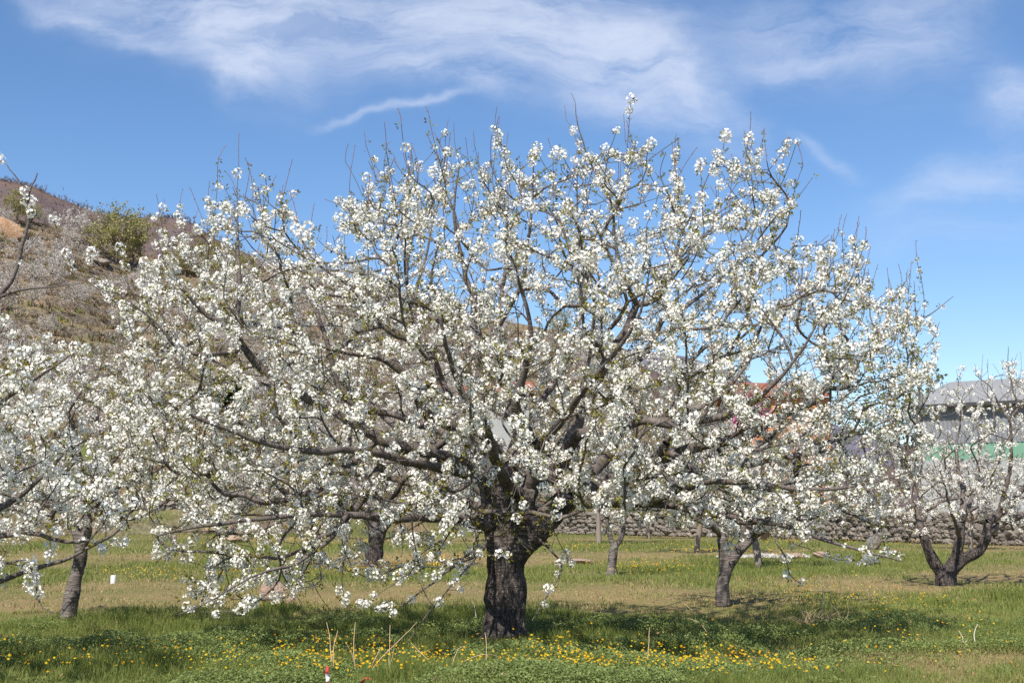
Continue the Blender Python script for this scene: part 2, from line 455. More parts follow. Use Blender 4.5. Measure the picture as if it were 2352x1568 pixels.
class Tree:
    def __init__(s, cap=90000):
        s.p = np.zeros((cap, 3)); s.d = np.zeros((cap, 3)); s.par = np.full(cap, -1); s.lev = np.zeros(cap, int)
        s.limb = np.full(cap, -1); s.n = 0; s.paths = []; s.floor = np.zeros(cap)
    def add(s, pts, parent, lev, limb, r0=0.0, r1=0.0, bloom=1.0, bare=False):
        """pts after the parent node; returns the index range"""
        i0 = s.n
        k = len(pts)
        if k == 0: return i0 - 1
        s.p[i0:i0 + k] = pts
        prev = s.p[parent] if parent >= 0 else pts[0] - np.array((0, 0, 0.1))
        s.d[i0:i0 + k] = unit(np.diff(np.vstack((prev[None], pts)), axis=0))
        s.par[i0:i0 + k] = np.arange(i0 - 1, i0 + k - 1)
        s.par[i0] = parent
        s.lev[i0:i0 + k] = lev
        s.limb[i0:i0 + k] = limb
        s.floor[i0:i0 + k] = np.linspace(r0, r1, k)
        s.n += k
        s.paths.append(dict(par=parent, i0=i0, k=k, lev=lev, limb=limb, bloom=bloom, bare=bare))
        return s.n - 1
    def nearest(s, q, mask=None):
        d = np.linalg.norm(s.p[:s.n] - q, axis=1)
        if mask is not None: d = np.where(mask, d, 1e9)
        return int(np.argmin(d))
    def trace(s, pts, limb, r0, r1, step=0.1, wob=0.004, lev=1):
        pts = np.asarray(pts, float)
        a = s.nearest(pts[0]) if s.n else -1
        if a >= 0:
            pts = np.vstack((s.p[a][None], pts[1:] if np.linalg.norm(s.p[a] - pts[0]) < 0.35 else pts))
        c = catmull(pts, step, wob)
        s.add(c[1:] if a >= 0 else c, a, lev, limb, r0, r1)
    def reach(s, targets, up=0.25, step=0.1, wob=0.006, lev_min=1, maxlen=2.6, kang=0.55):
        """grow a curved branch from the best node of the wood to every target"""
        for q in targets:
            v = q - s.p[:s.n]
            d = np.linalg.norm(v, axis=1)
            cs = np.einsum('ij,ij->i', v, s.d[:s.n]) / np.maximum(d, 1e-6)
            cost = d * (1 + kang * (1 - cs))
            cost[(s.lev[:s.n] < lev_min) | (d < 0.12)] = 1e9
            a = int(np.argmin(cost))
            L = d[a]
            if cost[a] > 1e8 or L > maxlen: continue
            t0 = unit(s.d[a] * 0.55 + v[a] / L * 0.8 + rng.normal(0, 0.18, 3))
            t1 = unit(v[a] / L + np.array((0, 0, up)) + rng.normal(0, 0.15, 3))
            n = max(2, int(L / step))
            t = (np.arange(1, n + 1) / n)[:, None]
            h = (2*t**3 - 3*t**2 + 1) * s.p[a] + (t**3 - 2*t**2 + t) * t0 * L + (-2*t**3 + 3*t**2) * q + (t**3 - t**2) * t1 * L
            wv = np.cumsum(rng.normal(0, 1, h.shape), axis=0) * wob
            h = h + wv * np.sin(np.pi * t)
            s.add(h, a, 2, s.limb[a], bloom=np.clip(rng.normal(0.95, 0.35), 0.1, 1.5))
    def twigs(s, prob, lmin, lmax, up=0.5, lev1=0.35, step=0.09):
        n0 = s.n
        ch = np.bincount(np.maximum(s.par[:n0], 0), minlength=n0)
        pb = np.zeros(n0)
        for pth in s.paths:
            i0, k = pth['i0'], pth['k']
            if pth['lev'] == 1:
                f = np.linspace(0, 1, k); pb[i0:i0 + k] = np.where(f > 0.3, lev1, lev1 * 0.25)
            elif pth['lev'] == 2:
                pb[i0:i0 + k] = 1
        for i in np.nonzero(rng.random(n0) < pb * prob)[0]:
            side = rng.normal(0, 1, 3)
            side -= side.dot(s.d[i]) * s.d[i]
            dr = unit(unit(side) * rng.uniform(0.6, 1.2) + s.d[i] * rng.uniform(0.2, 0.9) + np.array((0, 0, up * rng.uniform(0.2, 1.2))))
            L = rng.uniform(lmin, lmax) * (1.0 if rng.random() < 0.85 else 1.5)
            k = max(2, int(L / step))
            t = (np.arange(1, k + 1) / k)[:, None]
            bend = np.array((0, 0, rng.normal(0.12, 0.10))) + rng.normal(0, 0.08, 3)
            s.add(s.p[i] + dr * L * t + bend * L * t ** 2, i, 3, s.limb[i], bloom=np.clip(rng.normal(0.95, 0.35), 0.05, 1.5))
    def shoots(s, idx, lmin, lmax, lean=0.25):
        for i in idx:
            L = rng.uniform(lmin, lmax)
            k = max(3, int(L / 0.07))
            dr = unit(np.array((0, 0, 1.0)) + s.d[i] * 0.35 + rng.normal(0, lean, 3))
            t = (np.arange(1, k + 1) / k)[:, None]
            s.add(s.p[i] + dr * L * t + rng.normal(0, 0.16, 3) * L * t ** 2 + np.array((0, 0, 0.1)) * L * t ** 2, i, 4, s.limb[i], bloom=0.0, bare=True)
    def radii(s, tip=0.0035, e=2.1, grow=0.00006):
        r = np.zeros(s.n); acc = np.zeros(s.n)
        for i in range(s.n - 1, -1, -1):
            r[i] = max(acc[i] ** (1 / e) if acc[i] > 0 else tip, s.floor[i], tip) + grow
            if s.lev[i] <= 1 and s.floor[i] > 0: r[i] = s.floor[i]
            if s.par[i] >= 0: acc[s.par[i]] += r[i] ** e
        for i in range(s.n):
            if s.lev[i] > 1: r[i] = min(r[i], r[s.par[i]] * 0.97)
        s.r = r
        return r
    def tubes(s, sel, rmax=1.0, rscale=1.0, coarse=1.0):
        Vs, Fs, B, n0 = [], [], [], 0
        for pth in s.paths:
            if not sel(pth): continue
            i0, k = pth['i0'], pth['k']
            idx = np.arange(i0, i0 + k)
            pts, rad = s.p[idx], s.r[idx] * rscale
            if pth['par'] >= 0:
                pts = np.vstack((s.p[pth['par']][None], pts))
                rad = np.concatenate(([min(rad[0] * 1.12, s.r[pth['par']] * rscale)], rad))
            if len(pts) < 2: continue
            rad = np.minimum(rad, rmax)
            mr = rad.max() / coarse
            m = 12 if mr > 0.06 else 8 if mr > 0.025 else 5 if mr > 0.01 else 3
            tg = unit(np.gradient(pts, axis=0))
            cand = unit(np.array(((1, 0.1, 0), (0.1, 1, 0), (0, 0.1, 1), (0.7, 0.7, 0.1), (0.6, -0.6, 0.4), (-.5, .5, .7))))
            ref = cand[np.argmin(np.abs(tg @ cand.T).max(axis=0))]
            u = unit(ref - (tg @ ref)[:, None] * tg)
            v = np.cross(tg, u)
            th = np.arange(m) * 2 * math.pi / m
            ring = u[:, None] * np.cos(th)[None, :, None] + v[:, None] * np.sin(th)[None, :, None]
            rr = np.repeat(rad[:, None], m, 1)
            if m >= 8:
                rr = rr * (1 + rng.normal(0, 0.035, rr.shape)) * (1 + 0.06 * np.sin(np.arange(len(pts)) * 0.9 + rng.random() * 6))[:, None]
            V = pts[:, None] + ring * rr[..., None]
            al = np.concatenate(([0], np.cumsum(np.linalg.norm(np.diff(pts, axis=0), axis=1)))) + rng.random() * 30
            bk = np.stack((np.cos(th)[None] * rr, np.sin(th)[None] * rr, np.repeat(al[:, None], m, 1)), axis=2)
            g = n0 + np.arange(len(pts) * m).reshape(len(pts), m)
            q = np.stack((g[:-1], np.roll(g[:-1], -1, 1), np.roll(g[1:], -1, 1), g[1:]), axis=2).reshape(-1, 4)
            Vs.append(V.reshape(-1, 3)); B.append(bk.reshape(-1, 3)); Fs.append(q)
            n0 += len(pts) * m
        if not Vs: return None
        return np.concatenate(Vs), np.concatenate(Fs), np.concatenate(B)
    def sites(s, limb, p2, p3, p1=0.24, rlim=0.032):
        """nodes of one limb that carry flower clusters"""
        out, od = [], []
        for pth in s.paths:
            if (limb is not None and pth['limb'] != limb) or pth['bare']: continue
            i0, k = pth['i0'], pth['k']
            idx = np.arange(i0, i0 + k)
            pr = {1: p1, 2: p2, 3: p3}.get(pth['lev'], 0)
            run = np.convolve(rng.normal(0, 1, k + 6), np.ones(5) / 5 ** 0.5, 'same')[3:3 + k]     # flowers come in sleeves with bare wood between
            ok = (rng.random(k) < pr * pth['bloom'] * np.where(run > -0.1, 1.35, 0.18)) & (s.r[idx] < rlim)
            if pth['lev'] >= 2 and ok.any() and rng.random() < 0.35: ok[-1] = True
            out.append(idx[ok])
        return np.concatenate(out) if out else np.zeros(0, int)

# flower templates: (vertices, quads, per-vertex tint)
def flower(r=0.0165, cup=0.28):
    a = np.arange(5) * 2 * math.pi / 5
    b = a + math.pi / 5
    V = [np.zeros((1, 3)),
         np.stack((np.cos(b) * r * 0.60, np.sin(b) * r * 0.60, np.full(5, r * cup * 0.5)), 1),
         np.stack((np.cos(a) * r, np.sin(a) * r, np.full(5, r * cup)), 1)]
    F = np.array([(0, 1 + (i - 1) % 5, 6 + i, 1 + i) for i in range(5)])
    return np.concatenate(V), F

def ball(nf, rad, seed, fr=0.0165):
    rg = np.random.default_rng(seed)
    n = np.arange(nf) + 0.5
    ph = np.arccos(1 - 2 * n / nf) ; th = math.pi * (1 + 5 ** 0.5) * n
    d = np.stack((np.cos(th) * np.sin(ph), np.sin(th) * np.sin(ph), np.cos(ph)), 1)
    d = unit(d + rg.normal(0, 0.22, d.shape))
    pos = d * rad * rg.uniform(0.72, 1.10, (nf, 1))
    fv, ff = flower(fr)
    V, F = scatter(fv, ff, pos, rot_to(unit(d + rg.normal(0, 0.26, d.shape)), rg.random(nf) * 6.3), rg.uniform(0.85, 1.2, nf))
    T = np.repeat(rg.random(nf), len(fv)) * 0.75
    T[::len(fv)] -= 0.2
    return V, F, np.clip(T, 0, 1)
BALLS = [ball(8, 0.026, 1), ball(16, 0.038, 2), ball(24, 0.048, 3), ball(32, 0.056, 4), ball(40, 0.064, 5)]

def tuft(nl, seed, ln=0.03):
    rg = np.random.default_rng(seed)
    d = unit(rg.normal(0, 1, (nl, 3)) + np.array((0, 0, 0.5)))
    tv = np.array(((0, 0, 0), (0.22, 0, 0.5), (0, 0.06, 1), (-0.22, 0, 0.5)))
    V, F = scatter(tv, np.array([(0, 1, 2, 3)]), d * 0.012, rot_to(d, rg.random(nl) * 6.3), rg.uniform(0.6, 1.3, nl) * ln)
    return V, F, np.repeat(rg.random(nl), 4)
TUFTS = [tuft(5, 11), tuft(8, 12), tuft(11, 13)]

def scatter_kinds(kinds, pos, scale, pick, tilt=None):
    Vs, Fs, Ts, n0 = [], [], [], 0
    for k, (tv, tf, tt) in enumerate(kinds):
        w_ = np.nonzero(pick == k)[0]
        if not len(w_): continue
        M = rot_to(unit(rng.normal(0, 1, (len(w_), 3))) if tilt is None else tilt[w_], rng.random(len(w_)) * 6.3)
        V, F = scatter(tv, tf, pos[w_], M, scale[w_])
        Vs.append(V); Fs.append(F + n0); n0 += len(V)
        Ts.append(np.clip(np.tile(tt, len(w_)) + np.repeat(rng.uniform(-0.12, 0.3, len(w_)), len(tt)), 0, 1))
    return np.concatenate(Vs), np.concatenate(Fs), np.concatenate(Ts)

def bloom_limb(T, limb, parent, p2, p3, dens=1.0, size=1.0, leaf=0.6, thin_top=0.62, clear=None):
    """blossom and young leaf meshes of one limb"""
    st = T.sites(limb, p2 * dens, p3 * dens)
    if len(st) == 0: return
    if clear is not None: st = st[np.sum(((T.p[st] - clear[0]) / clear[1]) ** 2, axis=1) > 1]
    st = st[rng.random(len(st)) < np.interp(T.p[st][:, 2], [3.6, 5.6], [1.0, thin_top])]
    if len(st) == 0: return
    off = unit(rng.normal(0, 1, (len(st), 3)) + np.array((0, 0, 0.25)))
    pos = T.p[st] + off * (T.r[st][:, None] + 0.026)
    pick = rng.choice(5, len(st), p=(0.24, 0.26, 0.25, 0.16, 0.09))
    V, F, A = scatter_kinds(BALLS, pos, rng.uniform(0.85, 1.2, len(st)) * size, pick)
    mk('blossoms', V, F, M_PETAL, parent, False, {'tint': A})
    ls = np.concatenate((st[rng.random(len(st)) < leaf], T.sites(limb, p2 * leaf * 0.7, p3 * leaf * 0.7)))
    if len(ls):
        off = unit(rng.normal(0, 1, (len(ls), 3)))
        pos = T.p[ls] + off * (T.r[ls][:, None] + 0.03)
        V, F, A = scatter_kinds(TUFTS, pos, rng.uniform(0.8, 1.35, len(ls)) * size, rng.integers(0, 3, len(ls)), unit(off + np.array((0, 0, 0.4))))
        mk('young_leaves', V, F, M_LEAF, parent, False, {'tint': A})

def in_poly(poly, x, y):
    poly = np.asarray(poly, float)
    ins = np.zeros(np.shape(x), bool)
    x0, y0 = poly[-1]
    for x1, y1 in poly:
        c = ((y1 > y) != (y0 > y)) & (x < (x0 - x1) * (y - y1) / ((y0 - y1) if y0 != y1 else 1e-9) + x1)
        ins ^= c
        x0, y0 = x1, y1
    return ins

def spread(pts, dmin, nmax):
    keep = []
    K = np.zeros((nmax, 3)); n = 0
    for q in pts:
        if n and np.min(np.sum((K[:n] - q) ** 2, axis=1)) < dmin * dmin: continue
        K[n] = q; n += 1
        if n == nmax: break
    return K[:n]

def trunk_mesh(name, T, parent, mat, voxel=0.03, knob=0.03, flare=0.35, base=None):
    """the bole: tubes of the lowest wood fused into one skin and roughened"""
    tb = T.tubes(lambda p: p['lev'] == 0)
    V, F, _ = tb
    o = mk('raw', V, F, mat)
    bm_caps(o)
    md = o.modifiers.new('r', 'REMESH'); md.mode = 'VOXEL'; md.voxel_size = voxel
    sm = o.modifiers.new('s', 'SMOOTH'); sm.factor = 0.6; sm.iterations = 5
    dg = bpy.context.evaluated_depsgraph_get()
    me = bpy.data.meshes.new_from_object(o.evaluated_get(dg))
    n = len(me.vertices)
    co = np.zeros(n * 3); me.vertices.foreach_get('co', co); co = co.reshape(-1, 3)
    no = np.zeros(n * 3); me.vertices.foreach_get('normal', no); no = no.reshape(-1, 3)
    ang = np.arctan2(no[:, 1], no[:, 0])
    z = co[:, 2]
    h = (fbm(ang * 3.2 + z * 0.7, z * 1.6, 3, 4) - 0.5) * 2.2 + (fbm(ang * 9, z * 3, 8, 3) - 0.5) * 0.9
    fl = np.exp(-np.maximum(z - (base if base is not None else 0), 0) / 0.22)
    root = flare * fl * (0.55 + 0.6 * np.cos(ang * 5 + 0.6)) * 0.14
    co = co + no * (h * knob)[:, None] + np.stack((no[:, 0], no[:, 1], np.zeros(n)), 1) * np.maximum(root, 0)[:, None]
    co -= woff(parent)
    me.vertices.foreach_set('co', co.ravel().astype(np.float32))
    me.polygons.foreach_set('use_smooth', np.ones(len(me.polygons), bool))
    me.name = name
    me.materials.clear(); me.materials.append(mat)
    me.update()
    bpy.data.objects.remove(o)
    t = bpy.data.objects.new(name, me); C.objects.link(t); t.parent = parent
    return t

def bm_caps(o):
    import bmesh
    bm = bmesh.new(); bm.from_mesh(o.data)
    bmesh.ops.holes_fill(bm, edges=bm.edges, sides=0)
    bm.to_mesh(o.data); bm.free()

# ------------------------------------------------------------------ ground
YT = GY(1480)            # depth of the main tree
def dryness(x, y):
    """0 lush green .. 1 dry mown strip, in field coordinates"""
    wv = (fbm(x * 0.12, y * 0.12, 21, 3) - 0.5)
    yy_ = y - 0.7 * np.maximum(x - 1, 0) + wv * 9 + (fbm(x * 0.5, y * 0.35, 23, 3) - 0.5) * 4
    d = np.exp(-((yy_ - 25.5) / 4.6) ** 2) * 0.72
    d = np.maximum(d, 0.62 * np.exp(-((yy_ - 46) / 8.0) ** 2))
    d = np.maximum(d, 0.45 * np.exp(-((yy_ - 80) / 14.0) ** 2))
    d = np.maximum(d, 0.62 * np.exp(-(((x - 6.2) / 2.6) ** 2 + ((y - 14.6) / 0.9) ** 2)))     # worn patch at the right
    d = np.maximum(d, 0.72 * np.exp(-(((x + 5.4) / 1.9) ** 2 + ((y - 15.0) / 0.45) ** 2)))    # scuffed bank at the left
    d = np.maximum(d, 0.55 * np.exp(-(((x + 0.1) / 0.9) ** 2 + ((y - 15.7) / 0.5) ** 2)))     # bare soil at the main trunk
    d = d + (fbm(x * 0.7, y * 0.5, 5, 4) - 0.5) * 0.9 + (fbm(x * 0.22, y * 0.10, 15, 3) - 0.5) * 0.9 + 0.05
    return np.clip(d, 0, 1)

def gz(x, y):
    a = 1 / (1 + (np.maximum(y - 15, 0) / 60.0))
    return (fbm(x * 0.35, y * 0.35, 2, 3) - 0.5) * 0.16 * a

def axis(lo, hi, step, out_lo, out_hi, gr=1.12):
    a = list(np.arange(lo, hi, step)); s_ = step; v = a[-1]
    while v < out_hi: s_ *= gr; v += s_; a.append(v)
    s_ = step; v = lo; b = []
    while v > out_lo: s_ *= gr; v -= s_; b.append(v)
    return np.array(b[::-1] + a)

gx = axis(-18, 18, 0.25, -3500, 3500); gy = axis(9, 44, 0.25, -60, 6000)
X, Y = np.meshgrid(gx, gy)
Zg = gz(X, Y)
ii = np.arange(X.size).reshape(X.shape)
F = np.stack((ii[:-1, :-1], ii[:-1, 1:], ii[1:, 1:], ii[1:, :-1]), 2).reshape(-1, 4)
ground = mk('ground', np.stack((X, Y, Zg), 2).reshape(-1, 3), F, M_GROUND, None, True, {'dry': dryness(X, Y).ravel()})
tag(ground, kind='structure')

# ------------------------------------------------------------------ hillside, ridge and mountain
def skyl(pts):
    a = np.array(pts, float)
    return lambda px: np.interp(px, a[:, 0], a[:, 1])
S1 = skyl([(-900, 440), (-300, 470), (0, 505), (110, 516), (200, 545), (330, 592), (430, 600), (560, 610), (760, 625), (860, 650), (1043, 716),
           (1200, 745), (1290, 762), (1402, 792), (1480, 850), (1560, 925), (1650, 1000), (1750, 1080), (1900, 1150), (2100, 1172)])
def z_at(px, py, r):
    p = P(px, py, r)
    return p[2]
HF = lambda px: np.interp(px, [-900, 0, 600, 1000, 1500, 2100], [88, 92, 100, 112, 135, 150])   # foot of the slope
HC = lambda px: np.interp(px, [-900, 0, 600, 1000, 1500, 2100], [225, 230, 265, 285, 290, 260])  # its crest
def hill_point(px, s):
    """point of the hillside: px names the bearing, s runs 0 at the foot .. 1 at the crest"""
    px = np.asarray(px, float); s = np.asarray(s, float)
    r0, r1 = HF(px), HC(px)
    y = r0 + (r1 - r0) * s
    yc = (784 - S1(px)) / FPX
    tanv = (math.sin(PITCH) + yc * math.cos(PITCH)) / (math.cos(PITCH) - yc * math.sin(PITCH))
    zc = EYE + tanv * r1
    zf = np.minimum(2.6 * np.clip((1400 - px) / 900, 0.2, 1), zc)
    sc = np.clip(s, 0, 1)
    z = zf + (zc - zf) * (0.80 * sc + 0.20 * sc ** 2)
    x = (px - 1176) / FPX * y / math.cos(PITCH) * 1.0
    z = z + (fbm(x * 0.02, y * 0.02, 31, 3) - 0.5) * 5.5 * sc * (1 - sc) * 2
    hstep = 2.6
    q = z / hstep + (fbm(x * 0.035, y * 0.01, 41, 2) - 0.5) * 2.0
    fr = q - np.floor(q)
    st = np.floor(q) + np.clip((fr - 0.68) / 0.28, 0, 1)
    amt = np.clip((zc - 3) / 15, 0, 1) * np.clip(sc * 6, 0, 1) * np.where(s > 0.97, np.clip((1.0 - s) / 0.03, 0, 1), 1)
    z = z + (st - q) * hstep * 0.62 * amt
    z = z + (fbm(x * 0.3, y * 0.3, 51, 3) - 0.5) * 0.9 * np.clip(sc * 8, 0, 1)
    z = np.where(s > 1, z - (s - 1) * 14, z)
    z = np.where(s < 0, -1.2 + (zf + 1.2) * np.clip((s + 0.03) / 0.03, 0, 1), z)
    return np.stack((x, y + 0 * z, z), -1)
px_ = np.linspace(-900, 2100, 380)
s_ = np.concatenate(([-0.03, -0.015], np.linspace(0, 1, 330), [1.1, 1.3, 1.7]))
PX, SS = np.meshgrid(px_, s_)
V = hill_point(PX, SS)
ii = np.arange(PX.size).reshape(PX.shape)
F = np.stack((ii[:-1, :-1], ii[:-1, 1:], ii[1:, 1:], ii[1:, :-1]), 2).reshape(-1, 4)
tag(mk('hillside', V.reshape(-1, 3), F, M_HILL, None, True, {'grassy': np.clip(1.15 - SS * 1.5, 0.05, 1).ravel()}), kind='structure')

def ridge(name, sky_pts, r0, r1, mat, amp, lo=-1300, hi=3400, n=260, m=60, sd_=0):
    f = skyl(sky_pts)
    a, b = np.meshgrid(np.linspace(lo, hi, n), np.concatenate((np.linspace(0, 1, m), [1.15, 1.5])))
    yc = (784 - f(a)) / FPX
    tanv = (math.sin(PITCH) + yc * math.cos(PITCH)) / (math.cos(PITCH) - yc * math.sin(PITCH))
    y = r0 + (r1 - r0) * b
    zc = EYE + tanv * r1
    bc = np.clip(b, 0, 1)
    x = (a - 1176) / FPX * y / math.cos(PITCH)
    z = -6 + (zc + 6) * bc ** 1.05 + (fbm(x * 4 / r0, y * 4 / r0, sd_, 4) - 0.5) * amp * np.sin(np.pi * bc)
    z = np.where(b > 1, zc - (b - 1) * r1 * 0.25, z)
    i_ = np.arange(a.size).reshape(a.shape)
    F_ = np.stack((i_[:-1, :-1], i_[:-1, 1:], i_[1:, 1:], i_[1:, :-1]), 2).reshape(-1, 4)
    V_ = np.stack((x, y, z), 2)
    tag(mk(name, V_.reshape(-1, 3), F_, mat, None, True), kind='structure')
    return V_
RV = ridge('ridge', [(-1300, 330), (-300, 385), (0, 416), (60, 428), (100, 448), (140, 462), (200, 486), (245, 496), (285, 504), (330, 497), (400, 500),
                     (440, 515), (480, 545), (600, 600), (760, 640), (900, 690), (1100, 755), (1300, 800), (1500, 850), (1800, 1000), (2200, 1120), (3400, 1165)],
           520, 1400, M_RIDGE, 40, sd_=61)
ridge('mountain', [(-1300, 600), (900, 740), (1300, 790), (1402, 799), (1477, 804), (1565, 817), (1600, 826), (1700, 860), (1800, 930), (2000, 1010), (2352, 1060), (3400, 1100)],
      1900, 3200, M_MTN, 120, n=160, m=40, sd_=71)

# bare woodland on the ridge: thousands of leafless trees that read as one mass
nn = 9000
ra = rng.integers(0, 179, nn); rb = np.clip((rng.random(nn) ** 0.6 * 60).astype(int), 8, 59)
rim = rng.random(nn) < 0.26
rb[rim] = 59
pos = RV[rb, ra] + rng.normal(0, 1, (nn, 3)) * np.array((7.0, 5.0, 0.0))
pos[:, 2] -= 1.0
tv, tf = [], []
for k in range(11):
    a = k * 2.4; l = 0.55 + 0.45 * ((k * 37) % 10) / 10; e = 0.15 + 0.5 * ((k * 53) % 10) / 10
    d = np.array((math.cos(a) * e, math.sin(a) * e, l)); b0 = d * 0.15 * np.array((0.3, 0.3, 1)); sdv = np.array((-math.sin(a), math.cos(a), 0)) * 0.035
    tv += [b0 - sdv, b0 + sdv, d + sdv * 0.6, d - sdv * 0.6]; tf.append((4 * k, 4 * k + 1, 4 * k + 2, 4 * k + 3))
tv, tf = np.array(tv), np.array(tf)
zax = np.tile(np.array((0, 0, 1.0)), (nn, 1))
sc3 = np.stack((h_ := rng.uniform(2.6, 5.0, nn), h_, h_ * rng.uniform(0.85, 1.15, nn)), 1)
V, F = scatter(tv, tf, pos, rot_to(zax, rng.random(nn) * 6.3), sc3)
tag(mk('bare_woodland', V, F, M_WOOD, None, False, {'tint': np.repeat(rng.random(nn), len(tv))}), 'purplish brown leafless wood covering the far ridge', 'woodland', kind='stuff')

# ------------------------------------------------------------------ the main cherry tree
def PP(lst, y0=0.0):
    """(px, py, depth offset from the main tree) -> world"""
    return np.array([P(a, b, YT + y0 + c) for a, b, c in lst])

def bloom_tree(T, name, base, limbs, label, cat, p2, p3, dens=1.0, size=1.0, leaf=0.6, trunk_mat=None, voxel=0.03, group=None, knob=0.03, flare=0.35, shoots_=True, thin_top=0.62, clear=None):
    root = empty(name, base)
    tag(root, label, cat, group)
    trunk_mesh('trunk', T, root, trunk_mat or M_OLDBARK, voxel, knob, flare, base[2])
    for L in sorted(set(T.limb[:T.n]) - {-1}):
        tb = T.tubes(lambda p: p['limb'] == L and p['lev'] in (1, 2, 3))
        if tb is None: continue
        V_, F_, B_, N_ = tb[0], [tb[1]], tb[2], len(tb[1])
        tb = T.tubes(lambda p: p['limb'] == L and p['lev'] == 4)
        if tb is not None and shoots_:
            # bare one-year shoots with their alternate buds
            bi = np.concatenate([np.arange(p['i0'], p['i0'] + p['k']) for p in T.paths if p['limb'] == L and p['lev'] == 4])
            tv = np.array(((0.55, 0, 0), (-0.28, 0.48, 0), (-0.28, -0.48, 0), (0, 0, 1.6)))
            bd = unit(T.d[bi] * 0.8 + rng.normal(0, 0.6, (len(bi), 3)))
            bv, bf = scatter(tv, np.array([(0, 1, 3), (1, 2, 3), (2, 0, 3)]), T.p[bi] + bd * 0.004, rot_to(bd, rng.random(len(bi)) * 6), rng.uniform(0.008, 0.016, len(bi)))
            F_ = [F_[0], tb[1] + len(V_), bf + len(V_) + len(tb[0])]
            V_ = np.concatenate((V_, tb[0], bv)); B_ = np.concatenate((B_, tb[2], bv))
        mi = np.concatenate((np.zeros(N_, int), np.ones(sum(len(f) for f in F_) - N_, int)))
        lo = mk('limb', V_, F_, [M_BARK, M_SHOOT], root, True, {'bark': B_}, mid=mi)
        bloom_limb(T, L, lo, p2, p3, dens, size, leaf, thin_top, clear)
    return root

T = Tree(160000)
T.trace(PP([(1157, 1496, 0), (1158, 1440, 0), (1161, 1360, 0), (1164, 1300, 0), (1166, 1258, 0.02)]), -1, 0.262, 0.235, 0.08, 0.002, 0)
T.trace(PP([(1163, 1290, 0), (1146, 1230, 0.02), (1142, 1170, 0.06), (1149, 1118, 0.12)]), -1, 0.205, 0.15, 0.08, 0.002, 0)
T.trace(PP([(1168, 1290, 0), (1214, 1232, -0.08), (1262, 1182, -0.12), (1312, 1138, -0.14)]), -1, 0.2, 0.15, 0.08, 0.002, 0)
T.trace(PP([(1166, 1275, -0.02), (1200, 1200, -0.16), (1205, 1155, -0.22), (1216, 1120, -0.2)]), -1, 0.16, 0.125, 0.08, 0.002, 0)
T.trace(PP([(1203, 1160, -0.2), (1190, 1132, -0.4), (1172, 1124, -0.52)]), -1, 0.085, 0.08, 0.08, 0.001, 0)
